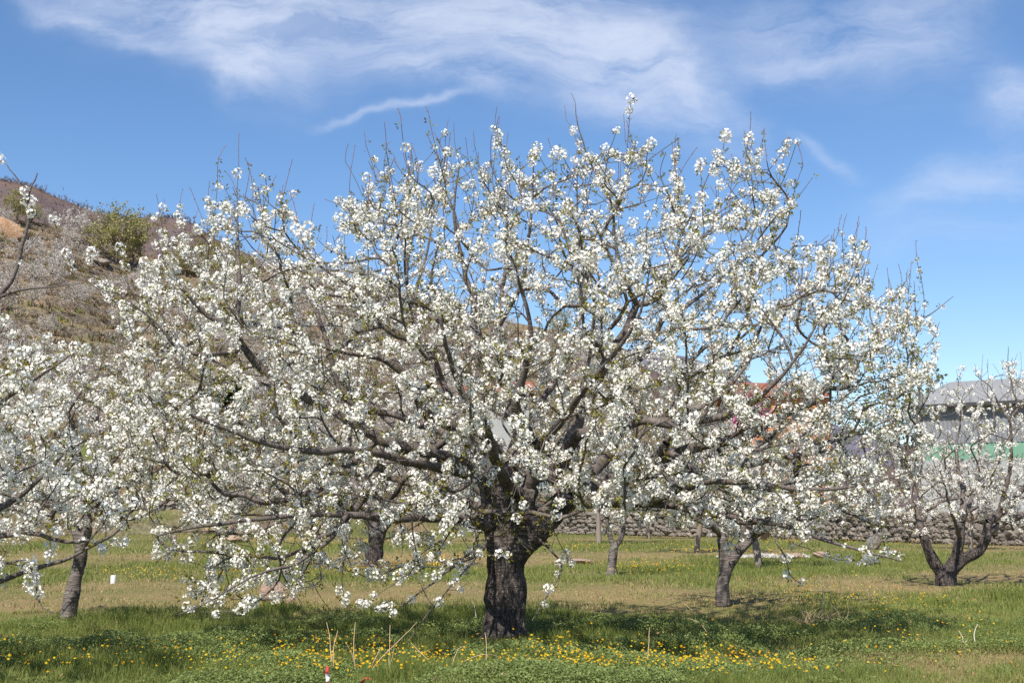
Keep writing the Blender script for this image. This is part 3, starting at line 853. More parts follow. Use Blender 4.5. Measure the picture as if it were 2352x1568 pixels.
LIMBS = [
 # up the middle
 [(1149, 1118, .12, .13), (1112, 1050, .3, .11), (1096, 975, .45, .09), (1100, 925, .5, .08), (1098, 847, .6, .066), (1087, 758, .7, .055), (1090, 672, .75, .045)],
 [(1149, 1118, .12, .12), (1180, 1040, .5, .10), (1191, 985, .7, .085), (1165, 873, 1.0, .066), (1146, 800, 1.1, .055), (1150, 750, 1.2, .045), (1157, 660, 1.3, .032), (1175, 560, 1.4, .018)],
 [(1216, 1120, -.2, .10), (1232, 1040, -.5, .08), (1212, 980, -.8, .07), (1190, 930, -1.0, .055), (1210, 850, -1.3, .042), (1225, 760, -1.5, .03), (1190, 640, -1.7, .018)],
 # upper left
 [(1110, 1060, .3, .09), (1050, 985, .1, .085), (985, 950, -.2, .078), (957, 896, -.4, .065), (928, 852, -.6, .055), (894, 826, -.7, .045), (853, 816, -.9, .035), (808, 813, -1.1, .024), (720, 790, -1.4, .012)],
 [(1094, 900, .5, .06), (1061, 850, .3, .05), (1000, 808, 0, .044), (944, 788, -.2, .038), (894, 766, -.4, .032), (866, 733, -.5, .026), (850, 690, -.6, .018), (845, 610, -.6, .01)],
 [(1087, 765, .7, .05), (1009, 737, .9, .04), (970, 717, 1.0, .034), (936, 662, 1.1, .028), (928, 590, 1.2, .02), (905, 500, 1.3, .012), (893, 400, 1.3, .006)],
 # big left limb
 [(1145, 1140, .1, .10), (1060, 1062, -.1, .088), (960, 1032, -.4, .08), (880, 1012, -.6, .074), (806, 965, -.7, .07), (751, 940, -.8, .066), (679, 905, -1.0, .06), (600, 850, -1.2, .053), (561, 804, -1.3, .047), (533, 765, -1.4, .04), (470, 724, -1.5, .03), (421, 672, -1.7, .022), (382, 625, -1.8, .015), (352, 520, -1.8, .006)],
 [(535, 770, -1.4, .04), (552, 712, -1.2, .032), (556, 627, -1.1, .025), (548, 540, -1.0, .015), (545, 440, -.95, .006)],
 [(561, 804, -1.3, .036), (533, 808, -1.6, .032), (486, 812, -1.9, .028), (444, 808, -2.1, .024), (397, 784, -2.3, .019), (371, 745, -2.4, .014), (262, 665, -2.6, .008), (195, 625, -2.7, .004)],
 # back left
 [(1142, 1170, .1, .09), (1070, 1090, 1.0, .075), (960, 1020, 2.0, .06), (850, 930, 2.9, .045), (740, 850, 3.4, .03), (650, 760, 3.7, .018), (600, 640, 3.9, .008)],
 [(1130, 1112, .12, .075), (1086, 1093, -.3, .066), (1021, 1075, -.8, .06), (930, 1052, -1.5, .05), (820, 1035, -2.2, .042), (700, 1040, -2.8, .034), (570, 1008, -3.2, .026), (428, 950, -3.5, .017), (366, 905, -3.6, .01)],
 # low left
 [(1140, 1205, -.1, .075), (1064, 1190, -.6, .058), (980, 1186, -1.1, .05), (900, 1194, -1.5, .044), (800, 1184, -1.9, .037), (690, 1186, -2.2, .03), (560, 1196, -2.5, .023), (450, 1215, -2.7, .016), (360, 1230, -2.8, .008)],
 [(1140, 1190, .2, .07), (1050, 1150, .9, .055), (930, 1110, 1.8, .044), (800, 1090, 2.6, .034), (660, 1085, 3.2, .025), (520, 1060, 3.6, .015), (420, 1010, 3.8, .007)],
 # drooping front branches
 [(1140, 1235, -.15, .03), (1100, 1270, -.7, .02), (1040, 1300, -1.1, .015), (980, 1345, -1.5, .011), (925, 1385, -1.7, .01), (850, 1400, -1.9, .005)],
 [(1100, 1270, -.7, .015), (1070, 1310, -1.2, .012), (1020, 1365, -1.7, .009), (975, 1420, -2.0, .008), (935, 1475, -2.2, .004)],
 [(800, 1184, -1.9, .03), (760, 1240, -2.3, .022), (690, 1290, -2.6, .017), (600, 1320, -2.8, .012), (500, 1370, -3.0, .008), (400, 1415, -3.1, .004)],
 [(690, 1190, -2.2, .02), (640, 1250, -2.0, .016), (640, 1330, -2.0, .011), (560, 1400, -2.1, .007), (470, 1405, -2.2, .004)],
 # right: the thick bough that climbs
 [(1216, 1120, -.2, .115), (1270, 1085, 0, .105), (1311, 1000, .2, .095), (1340, 925, .3, .085), (1371, 868, .35, .078), (1407, 800, .4, .07), (1441, 753, .4, .062), (1452, 717, .4, .056), (1464, 696, .4, .05), (1485, 690, .4, .045), (1509, 668, .45, .038), (1535, 628, .5, .03), (1560, 560, .5, .02), (1600, 470, .5, .012), (1640, 370, .5, .005)],
 [(1464, 696, .4, .042), (1444, 668, .3, .036), (1433, 644, .2, .03), (1410, 560, .1, .022), (1405, 480, 0, .017), (1350, 370, -.1, .012), (1325, 285, -.1, .008), (1320, 235, -.1, .005), (1312, 214, -.1, .003)],
 [(1312, 1138, -.14, .10), (1400, 1030, .8, .088), (1446, 912, 1.5, .075), (1457, 836, 1.8, .062), (1480, 810, 1.9, .055), (1503, 768, 2.0, .048), (1517, 732, 2.0, .042), (1548, 711, 2.1, .036), (1620, 660, 2.3, .026), (1700, 590, 2.4, .017), (1760, 460, 2.4, .008)],
 [(1281, 1094, -.1, .085), (1324, 1011, -.5, .075), (1355, 1000, -.7, .068), (1407, 998, -.9, .062), (1478, 972, -1.2, .055), (1563, 985, -1.5, .047), (1641, 968, -1.9, .04), (1711, 945, -2.2, .033), (1790, 880, -2.5, .024), (1850, 800, -2.7, .015), (1900, 700, -2.8, .007)],
 [(1312, 1138, -.14, .10), (1400, 1100, .1, .088), (1500, 1058, .3, .08), (1641, 1018, .5, .07), (1717, 997, .6, .063), (1790, 955, .7, .055), (1838, 933, .75, .05), (1878, 915, .8, .045), (1893, 890, .8, .04), (1942, 885, .8, .034), (1969, 827, .8, .026), (2051, 763, .9, .016), (2120, 730, 1.0, .01), (2190, 680, 1.0, .004)],
 [(1893, 890, .8, .032), (1951, 800, .4, .024), (1930, 751, .2, .018), (1915, 650, .1, .011), (1910, 540, 0, .005)],
 # right, low and long
 [(1300, 1150, -.1, .085), (1368, 1152, -.3, .066), (1429, 1156, -.5, .056), (1497, 1158, -.7, .048), (1640, 1182, -1.1, .04), (1783, 1204, -1.5, .032), (1870, 1232, -1.8, .026), (1960, 1258, -2.0, .018), (2070, 1288, -2.2, .008)],
 [(1314, 1137, 0, .085), (1420, 1105, 1.0, .07), (1540, 1085, 1.8, .058), (1680, 1075, 2.5, .045), (1820, 1040, 3.0, .033), (1950, 1000, 3.3, .022), (2070, 950, 3.5, .01)],
 [(1497, 1158, -.7, .045), (1600, 1110, -1.6, .038), (1720, 1105, -2.4, .03), (1850, 1120, -2.9, .022), (1990, 1110, -3.2, .013), (2100, 1080, -3.4, .006)],
 [(1783, 1204, -1.5, .012), (1786, 1245, -1.65, .010), (1806, 1275, -1.75, .008), (1812, 1318, -1.85, .006), (1845, 1340, -1.9, .003)],
 [(1230, 1235, -.2, .022), (1275, 1270, -.8, .015), (1292, 1310, -1.2, .009), (1240, 1400, -1.6, .006), (1222, 1425, -1.7, .004)],
 # towards and away from the viewer
 [(1172, 1124, -.52, .08), (1140, 1060, -1.1, .062), (1120, 990, -1.7, .05), (1060, 900, -2.3, .037), (1030, 810, -2.8, .025), (1010, 700, -3.1, .012)],
 [(1232, 1040, -.5, .06), (1290, 970, -1.4, .048), (1340, 900, -2.1, .038), (1400, 830, -2.7, .027), (1460, 740, -3.1, .016), (1490, 640, -3.3, .008)],
 [(1180, 1040, .5, .075), (1230, 950, 1.6, .06), (1290, 850, 2.4, .045), (1330, 740, 3.0, .032), (1360, 600, 3.3, .018), (1380, 470, 3.4, .008)],
 [(1112, 1050, .3, .07), (1060, 950, 1.5, .055), (1000, 830, 2.3, .042), (960, 700, 2.8, .03), (985, 560, 3.0, .018), (1000, 430, 3.0, .008)],
 [(1090, 690, .75, .035), (1060, 600, .7, .028), (1040, 500, .6, .019), (1055, 380, .5, .009)],
 [(1150, 750, 1.2, .035), (1200, 640, .8, .028), (1218, 520, .6, .02), (1222, 400, .5, .01), (1225, 330, .5, .005)],
]
for li, L in enumerate(LIMBS):
    a = np.array(L)
    T.trace(PP(a[:, :3]), li, 0, 0, 0.1, 0.006, 1)
    pth = T.paths[-1]
    # bark thickness along the traced limb
    c0 = PP(a[:, :3]); cl = np.concatenate(([0], np.cumsum(np.linalg.norm(np.diff(c0, axis=0), axis=1))))
    ti = np.linspace(0, cl[-1], pth['k'])
    T.floor[pth['i0']:pth['i0'] + pth['k']] = np.interp(ti, cl, a[:, 3]) * 0.92

OUT = [(250, 640), (190, 615), (130, 605), (160, 635), (300, 680), (345, 610), (348, 525), (385, 555), (450, 515), (490, 500), (540, 440), (590, 430), (640, 465), (700, 505), (745, 550), (775, 465), (850, 440),
       (890, 360), (925, 370), (985, 385), (1050, 345), (1085, 355), (1140, 355), (1215, 380), (1245, 410), (1300, 355), (1325, 300), (1370, 340), (1440, 335), (1510, 345),
       (1560, 385), (1640, 355), (1690, 375), (1755, 355), (1800, 410), (1838, 500), (1828, 570), (1870, 580), (1905, 530), (1920, 570), (1970, 620), (2025, 660), (2020, 700),
       (2090, 715), (2165, 705), (2150, 780), (2130, 830), (2150, 900), (2130, 1000), (2100, 1100), (2090, 1240), (2060, 1290), (1950, 1260), (1860, 1250), (1850, 1320), (1800, 1240),
       (1650, 1258), (1500, 1208), (1420, 1165), (1330, 1185), (1290, 1300), (1220, 1290), (1120, 1240), (1010, 1380), (930, 1470), (900, 1400), (800, 1390), (640, 1400), (450, 1390), (380, 1415),
       (430, 1330), (350, 1260), (330, 1180), (260, 1100), (250, 1000), (240, 850), (240, 720)]
def crown_targets(poly, n, cx, hw, depth, yc, top, low, dmin, sparse_low=0.25, Y0=YT):
    poly = np.array(poly)
    q = []
    while len(q) < n:
        m = n * 3
        x = rng.uniform(poly[:, 0].min(), poly[:, 0].max(), m); y = rng.uniform(poly[:, 1].min(), poly[:, 1].max(), m)
        ok = in_poly(poly, x, y)
        x, y = x[ok], y[ok]
        dm = depth * np.sqrt(np.maximum(0.05, 1 - ((x - cx) / hw) ** 2)) * np.interp(y, [top, yc, low], [0.55, 1.0, 0.75])
        d = rng.uniform(-1, 1, len(x)) * dm
        keep = ((y < 1195) & (rng.random(len(x)) < np.interp(y, [450, 900], [0.62, 1.0]))) | ((d < 0.2 * dm) & (rng.random(len(x)) < sparse_low))
        for a, b, c in zip(x[keep], y[keep], d[keep]):
            q.append(P(a, b, Y0 + c))
    q = np.array(q)
    q = q[q[:, 2] > 0.35]
    return spread(q, dmin, n)
tg_ = crown_targets(OUT, 2350, 1180, 1010, 4.2, 900, 300, 1300, 0.235, 0.6)
c0 = P(1170, 1120, YT)
tg_ = tg_[np.argsort(np.linalg.norm(tg_ - c0, axis=1) + rng.normal(0, 0.25, len(tg_)))]
T.reach(tg_, up=0.5, maxlen=2.4, kang=1.0)
T.twigs(0.24, 0.12, 0.42, 0.45, 0.35)
ends = np.array([p['i0'] + p['k'] - 1 for p in T.paths if p['lev'] == 2])
hh = T.p[ends]
pxs = hh[:, 0] / hh[:, 1] * FPX + 1176
pys = 1176 - (hh[:, 2] - EYE) / hh[:, 1] * FPX
topo = np.array([min([b for a, b in OUT if abs(a - x) < 90] or [900]) for x in pxs])
hi_ = ends[(pys < topo + 170) & (pys < 900)]
up_ = []
for i in hi_[rng.random(len(hi_)) < 0.3]:            # upright flowering shoots that make the ragged top
    L = rng.uniform(0.25, 0.7); k = max(3, int(L / 0.08))
    dr = unit(np.array((0, 0, 1.0)) + T.d[i] * 0.3 + rng.normal(0, 0.16, 3)); t = (np.arange(1, k + 1) / k)[:, None]
    up_.append(T.add(T.p[i] + dr * L * t + rng.normal(0, 0.10, 3) * L * t ** 2, i, 3, T.limb[i], bloom=0.95))
T.shoots(np.array(up_), 0.08, 0.3, 0.12)
T.shoots(hi_[rng.random(len(hi_)) < 0.32], 0.12, 0.42, 0.32)
lo_ = ends[(pys >= topo + 170)]
T.shoots(lo_[rng.random(len(lo_)) < 0.12], 0.12, 0.4, 0.5)
T.radii(0.0044, 2.2)
main = bloom_tree(T, 'cherry_tree', G(1157, 1480), LIMBS, 'large old cherry tree in full white blossom with a thick dark fissured trunk', 'tree', 0.62, 0.85, size=1.06, leaf=1.3, voxel=0.028, knob=0.028, flare=0.75, clear=(P(1195, 1185, YT - 0.7), np.array((0.68, 1.9, 0.62))))

# ------------------------------------------------------------------ the neighbouring cherry trees
def side_tree(name, label, py0, lev0, limbs, poly, depth, n, dens, size, dmin=0.3, yoff=None, knob=0.02, tw=0.28, leaf=0.6, twig=(0.12, 0.4), tip=0.0034, voxel=0.03, step=0.1, flare=0.25, shoot=0.3, thin_top=0.62):
    Y0 = GY(py0) if yoff is None else yoff
    T = Tree(90000)
    f = lambda l: np.array([P(q[0], q[1], Y0 + (q[2] if len(q) > 2 else 0)) for q in l])
    for pts, r0, r1 in lev0: T.trace(f(pts), -1, r0, r1, 0.08, 0.002, 0)
    for i, (pts, r0, r1) in enumerate(limbs): T.trace(f(pts), i, r0, r1, step, 0.008, 1)
    poly = np.array(poly, float)
    cx = (poly[:, 0].min() + poly[:, 0].max()) / 2; hw = (poly[:, 0].max() - poly[:, 0].min()) / 2 * 1.05
    tg = crown_targets(poly, n, cx, hw, depth, np.mean(poly[:, 1]), poly[:, 1].min(), poly[:, 1].max(), dmin, 1.0, Y0)
    c0 = f(lev0[0][0])[-1]
    tg = tg[np.argsort(np.linalg.norm(tg - c0, axis=1) + rng.normal(0, 0.25, len(tg)))]
    T.reach(tg, up=0.3, maxlen=2.6, step=step)
    T.twigs(tw, twig[0], twig[1], 0.5, 0.35)
    ends = np.array([p['i0'] + p['k'] - 1 for p in T.paths if p['lev'] == 2])
    T.shoots(ends[rng.random(len(ends)) < shoot], 0.12, 0.45, 0.4)
    T.radii(tip, 2.15)
    b = T.p[0].copy(); b[2] += 0.06
    return bloom_tree(T, name, b, None, label, 'tree', 0.5 * dens, 0.8 * dens, 1.0, size, leaf, M_OLDBARK if lev0[0][1] > 0.2 else M_BARKO, voxel, None, knob, flare, True, thin_top)

def f_barko(t):
    b = t.n('ShaderNodeTexCoord').outputs['Object']
    band = t.noise(t.n('ShaderNodeMapping', None, Vector=b, Scale=(5, 5, 34)).outputs[0], 1.0, 4, 0.6, 0.6)
    c = t.mix(t.ramp(band, [(0.36, 0), (0.68, 1)]), (0.085, 0.068, 0.058), (0.24, 0.205, 0.18))
    c = t.mix(t.ramp(t.noise(b, 6.0, 4), [(0.5, 0), (0.68, 0.8)]), c, (0.06, 0.047, 0.04))
    return bsdf(t, c, 0.68, bump(t, band, 0.04, 0.9), 0.3)
M_BARKO = material('banded_cherry_bark', f_barko)

side_tree('cherry_tree', 'cherry tree at the left with a smooth slim grey trunk leaning right', 1437,
    [([(155, 1446), (163, 1385), (174, 1325), (184, 1285), (188, 1245)], 0.118, 0.09), ([(186, 1262), (172, 1215), (166, 1175)], 0.075, 0.06), ([(187, 1255), (200, 1215), (200, 1150)], 0.085, 0.06)],
    [([(166, 1175), (140, 1110, .2), (100, 1040, .5), (60, 960, .7), (30, 880, .8)], 0.055, 0.008), ([(200, 1150), (190, 1090), (176, 1000, -.2), (156, 942, -.3), (125, 881, -.4), (110, 820, -.5)], 0.06, 0.008),
     ([(156, 945, -.3), (182, 900, -.3), (191, 875, -.2), (200, 800, -.1)], 0.026, 0.006), ([(200, 1150), (240, 1080, .3), (300, 1000, .6), (350, 900, .9)], 0.05, 0.008), ([(199, 1180), (260, 1130, -.5), (330, 1090, -.9), (400, 1060, -1.1)], 0.05, 0.007),
     ([(166, 1180), (100, 1140, -.5), (40, 1110, -.9), (-40, 1080, -1.2)], 0.045, 0.008), ([(200, 1170), (230, 1090, 1.0), (220, 980, 1.6), (240, 880, 2)], 0.05, 0.008), ([(170, 1200), (120, 1150, 1.0), (60, 1060, 1.7), (0, 960, 2)], 0.05, 0.008)],
    [(-80, 930), (20, 850), (120, 820), (210, 820), (300, 860), (390, 920), (430, 1020), (420, 1130), (330, 1210), (200, 1235), (80, 1250), (-60, 1240)], 2.4, 360, 0.85, 1.05, knob=0.008)

side_tree('cherry_tree', 'cherry tree reaching in from the left edge, trunk out of view, big flower clusters', 1560,
    [([(-330, 1575), (-320, 1450), (-300, 1340), (-290, 1260)], 0.2, 0.17)],
    [([(-290, 1260), (-200, 1000, .1), (-80, 760, .2), (-2, 690, .2), (33, 640, .2), (45, 590, .2), (60, 520, .2), (66, 450, .2), (86, 398, .2)], 0.08, 0.005), ([(64, 470, .2), (60, 440, .2), (36, 402, .1), (14, 376, .1)], 0.009, 0.004),
     ([(5, 682, .2), (60, 662, .1), (130, 656, 0), (198, 648, 0)], 0.018, 0.004), ([(-290, 1250), (-130, 1020, -.3), (0, 925, -.5), (60, 885, -.5), (122, 845, -.6), (175, 805, -.6)], 0.07, 0.006),
     ([(-290, 1270), (-100, 1205, .3), (18, 1155, .3), (88, 1103, .2), (146, 1045, .2), (205, 1005, .2)], 0.06, 0.007), ([(-300, 1310), (-100, 1240, -.5), (0, 1232, -.6), (70, 1222, -.7), (150, 1246, -.8), (205, 1240, -.8)], 0.055, 0.012),
     ([(-305, 1350), (-60, 1350, -.2), (30, 1322, -.2), (90, 1302, -.2), (147, 1285, -.2), (220, 1248, -.2), (260, 1226, -.2), (290, 1193, -.3), (303, 1150, -.3)], 0.04, 0.008), ([(88, 1303, -.2), (85, 1345, -.3), (97, 1392, -.4), (122, 1408, -.4)], 0.014, 0.004),
     ([(-290, 1250), (-220, 950, 0), (-160, 700, .2), (-150, 480, .2)], 0.07, 0.008), ([(-310, 1330), (-150, 1330, -1), (0, 1300, -1.3), (60, 1285, -1.5)], 0.05, 0.006), ([(-300, 1300), (-420, 1100, .3), (-500, 900, .6)], 0.06, 0.01), ([(-290, 1260), (-250, 1000, 1.2), (-200, 800, 1.8)], 0.06, 0.01)],
    [(-560, 620), (-300, 430), (-110, 470), (-40, 640), (40, 700), (110, 830), (190, 860), (240, 980), (290, 1120), (310, 1220), (230, 1300), (60, 1310), (-100, 1320), (-550, 1330)], 2.3, 330, 0.85, 1.2, knob=0.02, thin_top=0.2)

side_tree('cherry_tree', 'stout dark-trunked old cherry tree standing behind the left half of the big crown', 1302,
    [([(857, 1306), (860, 1262), (868, 1218)], 0.285, 0.235), ([(864, 1235), (846, 1185), (826, 1140)], 0.16, 0.12), ([(868, 1232), (893, 1196), (935, 1162)], 0.17, 0.12), ([(868, 1225), (870, 1170)], 0.16, 0.12)],
    [([(826, 1140), (790, 1060, .3), (740, 990, .6), (690, 930, .8)], 0.1, 0.012), ([(826, 1140), (760, 1120, -1), (690, 1100, -1.8), (620, 1090, -2.2)], 0.09, 0.012), ([(935, 1162), (1000, 1100, .4), (1060, 1050, .6), (1110, 980, .8)], 0.1, 0.012),
     ([(935, 1162), (1000, 1150, -1), (1080, 1140, -1.6)], 0.08, 0.012), ([(870, 1170), (866, 1080), (885, 990), (880, 920)], 0.11, 0.012), ([(870, 1170), (900, 1080, 1.4), (950, 980, 2.2)], 0.1, 0.012), ([(840, 1160), (800, 1050, 1.4), (760, 960, 2.2)], 0.1, 0.012)],
    [(610, 1190), (590, 1080), (650, 980), (750, 920), (890, 890), (1030, 930), (1130, 1020), (1140, 1140), (1060, 1205), (900, 1190), (760, 1215)], 3.0, 300, 0.8, 1.15, knob=0.025, tip=0.005)

side_tree('cherry_tree', 'slender young cherry tree with pale trunk forking in a clear Y', 1324,
    [([(1404, 1327), (1407, 1285), (1411, 1255)], 0.125, 0.105), ([(1410, 1262), (1400, 1225), (1394, 1190)], 0.07, 0.055), ([(1411, 1260), (1430, 1225), (1436, 1170)], 0.075, 0.055)],
    [([(1394, 1190), (1375, 1150, .2), (1345, 1100, .4), (1320, 1040, .4)], 0.05, 0.01), ([(1394, 1190), (1390, 1130, -.5), (1400, 1060, -.8)], 0.05, 0.01), ([(1436, 1170), (1450, 1110, .4), (1445, 1030, .6)], 0.05, 0.01), ([(1436, 1172), (1480, 1130, -.3), (1520, 1080, -.5)], 0.05, 0.01)],
    [(1290, 1170), (1290, 1070), (1350, 1010), (1440, 990), (1530, 1050), (1540, 1150), (1450, 1175)], 1.5, 110, 0.55, 1.1, knob=0.006, tip=0.005)

side_tree('cherry_tree', 'gnarled cherry tree with a lumpy knobbly trunk under the right side of the crown', 1390,
    [([(1662, 1395), (1659, 1348), (1668, 1310), (1665, 1268), (1658, 1232)], 0.118, 0.10), ([(1670, 1315), (1698, 1264), (1737, 1226)], 0.10, 0.075)],
    [([(1658, 1232), (1638, 1190), (1600, 1140, .3), (1540, 1080, .5)], 0.07, 0.009), ([(1658, 1234), (1667, 1180, .3), (1682, 1100, .6), (1690, 1010, .8)], 0.07, 0.009), ([(1737, 1226), (1800, 1190, -.3), (1880, 1155, -.6), (1970, 1120, -.8)], 0.065, 0.009),
     ([(1737, 1228), (1765, 1160, .4), (1800, 1080, .8), (1820, 1010, 1.0)], 0.065, 0.009), ([(1658, 1232), (1610, 1200, -.7), (1550, 1180, -1.2), (1500, 1160, -1.5)], 0.05, 0.008), ([(1737, 1226), (1760, 1200, -1.2), (1800, 1130, -1.9)], 0.05, 0.008), ([(1700, 1264), (1720, 1180, 1.2), (1740, 1090, 1.9)], 0.055, 0.008)],
    [(1480, 1180), (1470, 1090), (1550, 1000), (1680, 960), (1820, 980), (1950, 1040), (2010, 1120), (1960, 1185), (1800, 1205), (1640, 1205)], 2.3, 300, 0.75, 1.05, knob=0.035, tip=0.004)

side_tree('cherry_tree', 'spreading cherry tree dividing into several curved limbs near the ground at the right', 1342,
    [([(2172, 1352), (2172, 1325), (2171, 1308)], 0.25, 0.19), ([(2165, 1325), (2146, 1292), (2132, 1262), (2121, 1228)], 0.15, 0.10), ([(2178, 1318), (2192, 1285), (2205, 1240), (2208, 1200)], 0.13, 0.095), ([(2182, 1328), (2212, 1285), (2250, 1264), (2266, 1228), (2270, 1200)], 0.135, 0.105)],
    [([(2121, 1228), (2105, 1175), (2070, 1110, .2), (2040, 1020, .3), (2030, 960, .4)], 0.085, 0.009), ([(2208, 1200), (2212, 1130, .3), (2195, 1050, .5), (2210, 950, .7)], 0.085, 0.009), ([(2270, 1200), (2311, 1166), (2339, 1130), (2400, 1080), (2480, 1000)], 0.09, 0.01),
     ([(2290, 1184), (2318, 1100, -.3), (2324, 1022, -.4), (2321, 967, -.5), (2302, 937, -.5), (2275, 888, -.6), (2240, 860, -.6)], 0.06, 0.006), ([(2321, 967, -.5), (2338, 930, -.5), (2325, 893, -.5), (2316, 840, -.5), (2316, 795, -.5)], 0.03, 0.005), ([(2266, 1228), (2330, 1190, .2), (2430, 1172, .5), (2540, 1150, .8)], 0.075, 0.012),
     ([(2121, 1228), (2060, 1190, -.5), (2000, 1170, -.9)], 0.05, 0.009), ([(2208, 1200), (2240, 1120, 1.2), (2250, 1000, 2.0)], 0.07, 0.01), ([(2200, 1240), (2180, 1160, -1.2), (2160, 1080, -2)], 0.05, 0.009)],
    [(1990, 1210), (1985, 1110), (2030, 1000), (2100, 940), (2200, 890), (2290, 830), (2400, 800), (2560, 900), (2600, 1100), (2500, 1215), (2350, 1225), (2200, 1215), (2100, 1235)], 2.6, 430, 0.72, 1.1, knob=0.018, tip=0.0045, shoot=0.6, leaf=0.7)

# ------------------------------------------------------------------ copies for the far orchard and the terraces
def orchard_variant(seed, h=4.6, wd=2.7, nt=70, petal=1500, ps=0.10, kind='cherry', leafmat=None, tr=0.13, low=0.35):
    rg = np.random.default_rng(seed)
    T = Tree(30000)
    T.trace(np.array([(0, 0, -0.25), (0.04, 0.02, 0.45), (rg.normal(0, .1), rg.normal(0, .1), h * 0.26)]), -1, tr, tr * 0.8, 0.2, 0.01, 0)
    top = T.p[T.n - 1].copy()
    nl = rg.integers(5, 8)
    for i in range(nl):
        a = i * 2 * math.pi / nl + rg.normal(0, 0.3)
        rr = wd * rg.uniform(0.45, 0.85); zz = h * rg.uniform(0.55, 0.95)
        T.trace(np.array([top, top + np.array((math.cos(a) * rr * .45, math.sin(a) * rr * .45, (zz - top[2]) * .4)), np.array((math.cos(a) * rr, math.sin(a) * rr, zz))]), 0, tr * 0.5, 0.02, 0.25, 0.03, 1)
    q = unit(rg.normal(0, 1, (nt * 4, 3))) * rg.random((nt * 4, 1)) ** (1 / 2.4) * np.array((wd, wd, h * 0.42)) + np.array((0, 0, h * 0.6))
    q = q[q[:, 2] > h * low][:nt]
    q = q[np.argsort(np.linalg.norm(q - top, axis=1))]
    T.reach(q, up=0.35, step=0.25, wob=0.02, maxlen=3.5)
    T.twigs(0.5, 0.3, 0.8, 0.5, 0.5, step=0.25)
    T.radii(0.009, 2.2)
    tb = T.tubes(lambda p: p['lev'] <= 1, coarse=2.5)
    cr = T.tubes(lambda p: p['lev'] >= 2, coarse=4)
    nd = np.nonzero(T.lev[:T.n] >= 2)[0]
    st = rg.choice(nd, petal)
    pos = T.p[st] + rg.normal(0, 0.13 * (ps / 0.1), (petal, 3))
    tv = np.array(((-.5, -.5, 0), (.5, -.5, .15), (.5, .5, 0), (-.5, .5, .15)))
    V, F = scatter(tv, np.array([(0, 1, 2, 3)]), pos, rot_to(unit(rg.normal(0, 1, (petal, 3)) + (0, 0, .3)), rg.random(petal) * 6), rg.uniform(0.6, 1.4, petal) * ps)
    tint = np.concatenate((np.zeros(len(cr[0])), np.repeat(rg.random(petal), 4)))
    root = empty('hillside_cherry_tree' if kind == 'cherry' else kind, (0, 0, 0))
    mk('trunk', tb[0], tb[1], M_GREYTWIG if kind == 'cherry' else M_BARK, root, True, {'bark': tb[2]})
    mk('crown', np.concatenate((cr[0], V)), [cr[1], F + len(cr[0])], [M_GREYTWIG, leafmat or M_FARPETAL], root, False, {'tint': tint},
       mid=np.concatenate((np.zeros(len(cr[1]), int), np.ones(len(F), int))))
    return root

def dup(root, loc, rz, sc, name=None):
    r = root.copy(); C.objects.link(r)
    for ch in root.children:
        c = ch.copy(); C.objects.link(c); c.parent = r
    place(r, loc, rz, sc, name)
    return r

def place(r, loc, rz, sc, name=None):
    r.location = loc; r.rotation_euler = (0, 0, rz); r.scale = (sc, sc, sc) if np.isscalar(sc) else sc
    if name: r.name = name

class Kind:
    """a first thing and its copies: the first placement moves the original itself"""
    def __init__(s, roots): s.roots = roots; s.used = [False] * len(roots)
    def put(s, k, loc, rz, sc, label, cat, group=None, name=None):
        r = s.roots[k]
        if s.used[k]: o = dup(r, loc, rz, sc, name)
        else: o = r; s.used[k] = True; place(o, loc, rz, sc, name)
        for key in ('label', 'category', 'group'):
            if key in o: del o[key]
        return tag(o, label, cat, group)

def hill_at(px, py):
    """point of the hillside under photograph pixel (px, py)"""
    s = np.linspace(0, 1, 500)
    q = hill_point(np.full(500, float(px)), s)
    yy_ = 1176 - (q[:, 2] - EYE) / q[:, 1] * FPX * math.cos(PITCH) / 1.0
    # exact pixel row
    dz = (q[:, 2] - EYE) / q[:, 1]
    yc = (dz * math.cos(PITCH) - math.sin(PITCH)) / (math.cos(PITCH) + dz * math.sin(PITCH))
    yy_ = 784 - yc * FPX
    return q[int(np.argmin(np.abs(yy_ - py)))]

HC_ = Kind([orchard_variant(100 + i, h=4.4 + 0.25 * i, wd=2.5 + 0.2 * i, petal=[1500, 900, 1900, 600, 1300][i], ps=0.105) for i in range(5)])
HG = 'cherry trees on the terraced hillside'
o = HC_.put(2, hill_at(178, 560) - np.array((0, 0, 0.2)), 0.4, 1.45, 'round white cherry tree on the hilltop beside the tall yellow-green tree', 'tree', HG)
pts_ = []
tries = 0
while len(pts_) < 200 and tries < 30000:
    tries += 1
    s = rng.random() ** 0.8 * 0.985
    px = rng.uniform(-150, 1420)
    if 60 < px < 330 and 0.72 < s and rng.random() < 0.75: continue
    q = hill_point(px, s)
    if any((q[0] - b[0]) ** 2 + (q[1] - b[1]) ** 2 < 4.3 ** 2 for b in pts_): continue
    if fbm(q[0] * 0.03, q[1] * 0.03, 91, 2) < 0.42: continue
    pts_.append(q)
for i, q in enumerate(pts_):
    HC_.put(int(rng.integers(0, 5)), q - np.array((0, 0, 0.15)), rng.random() * 6.3, rng.uniform(0.6, 1.15), 'pale grey cherry tree in thin bloom among many on the terraced hillside', 'tree', HG)

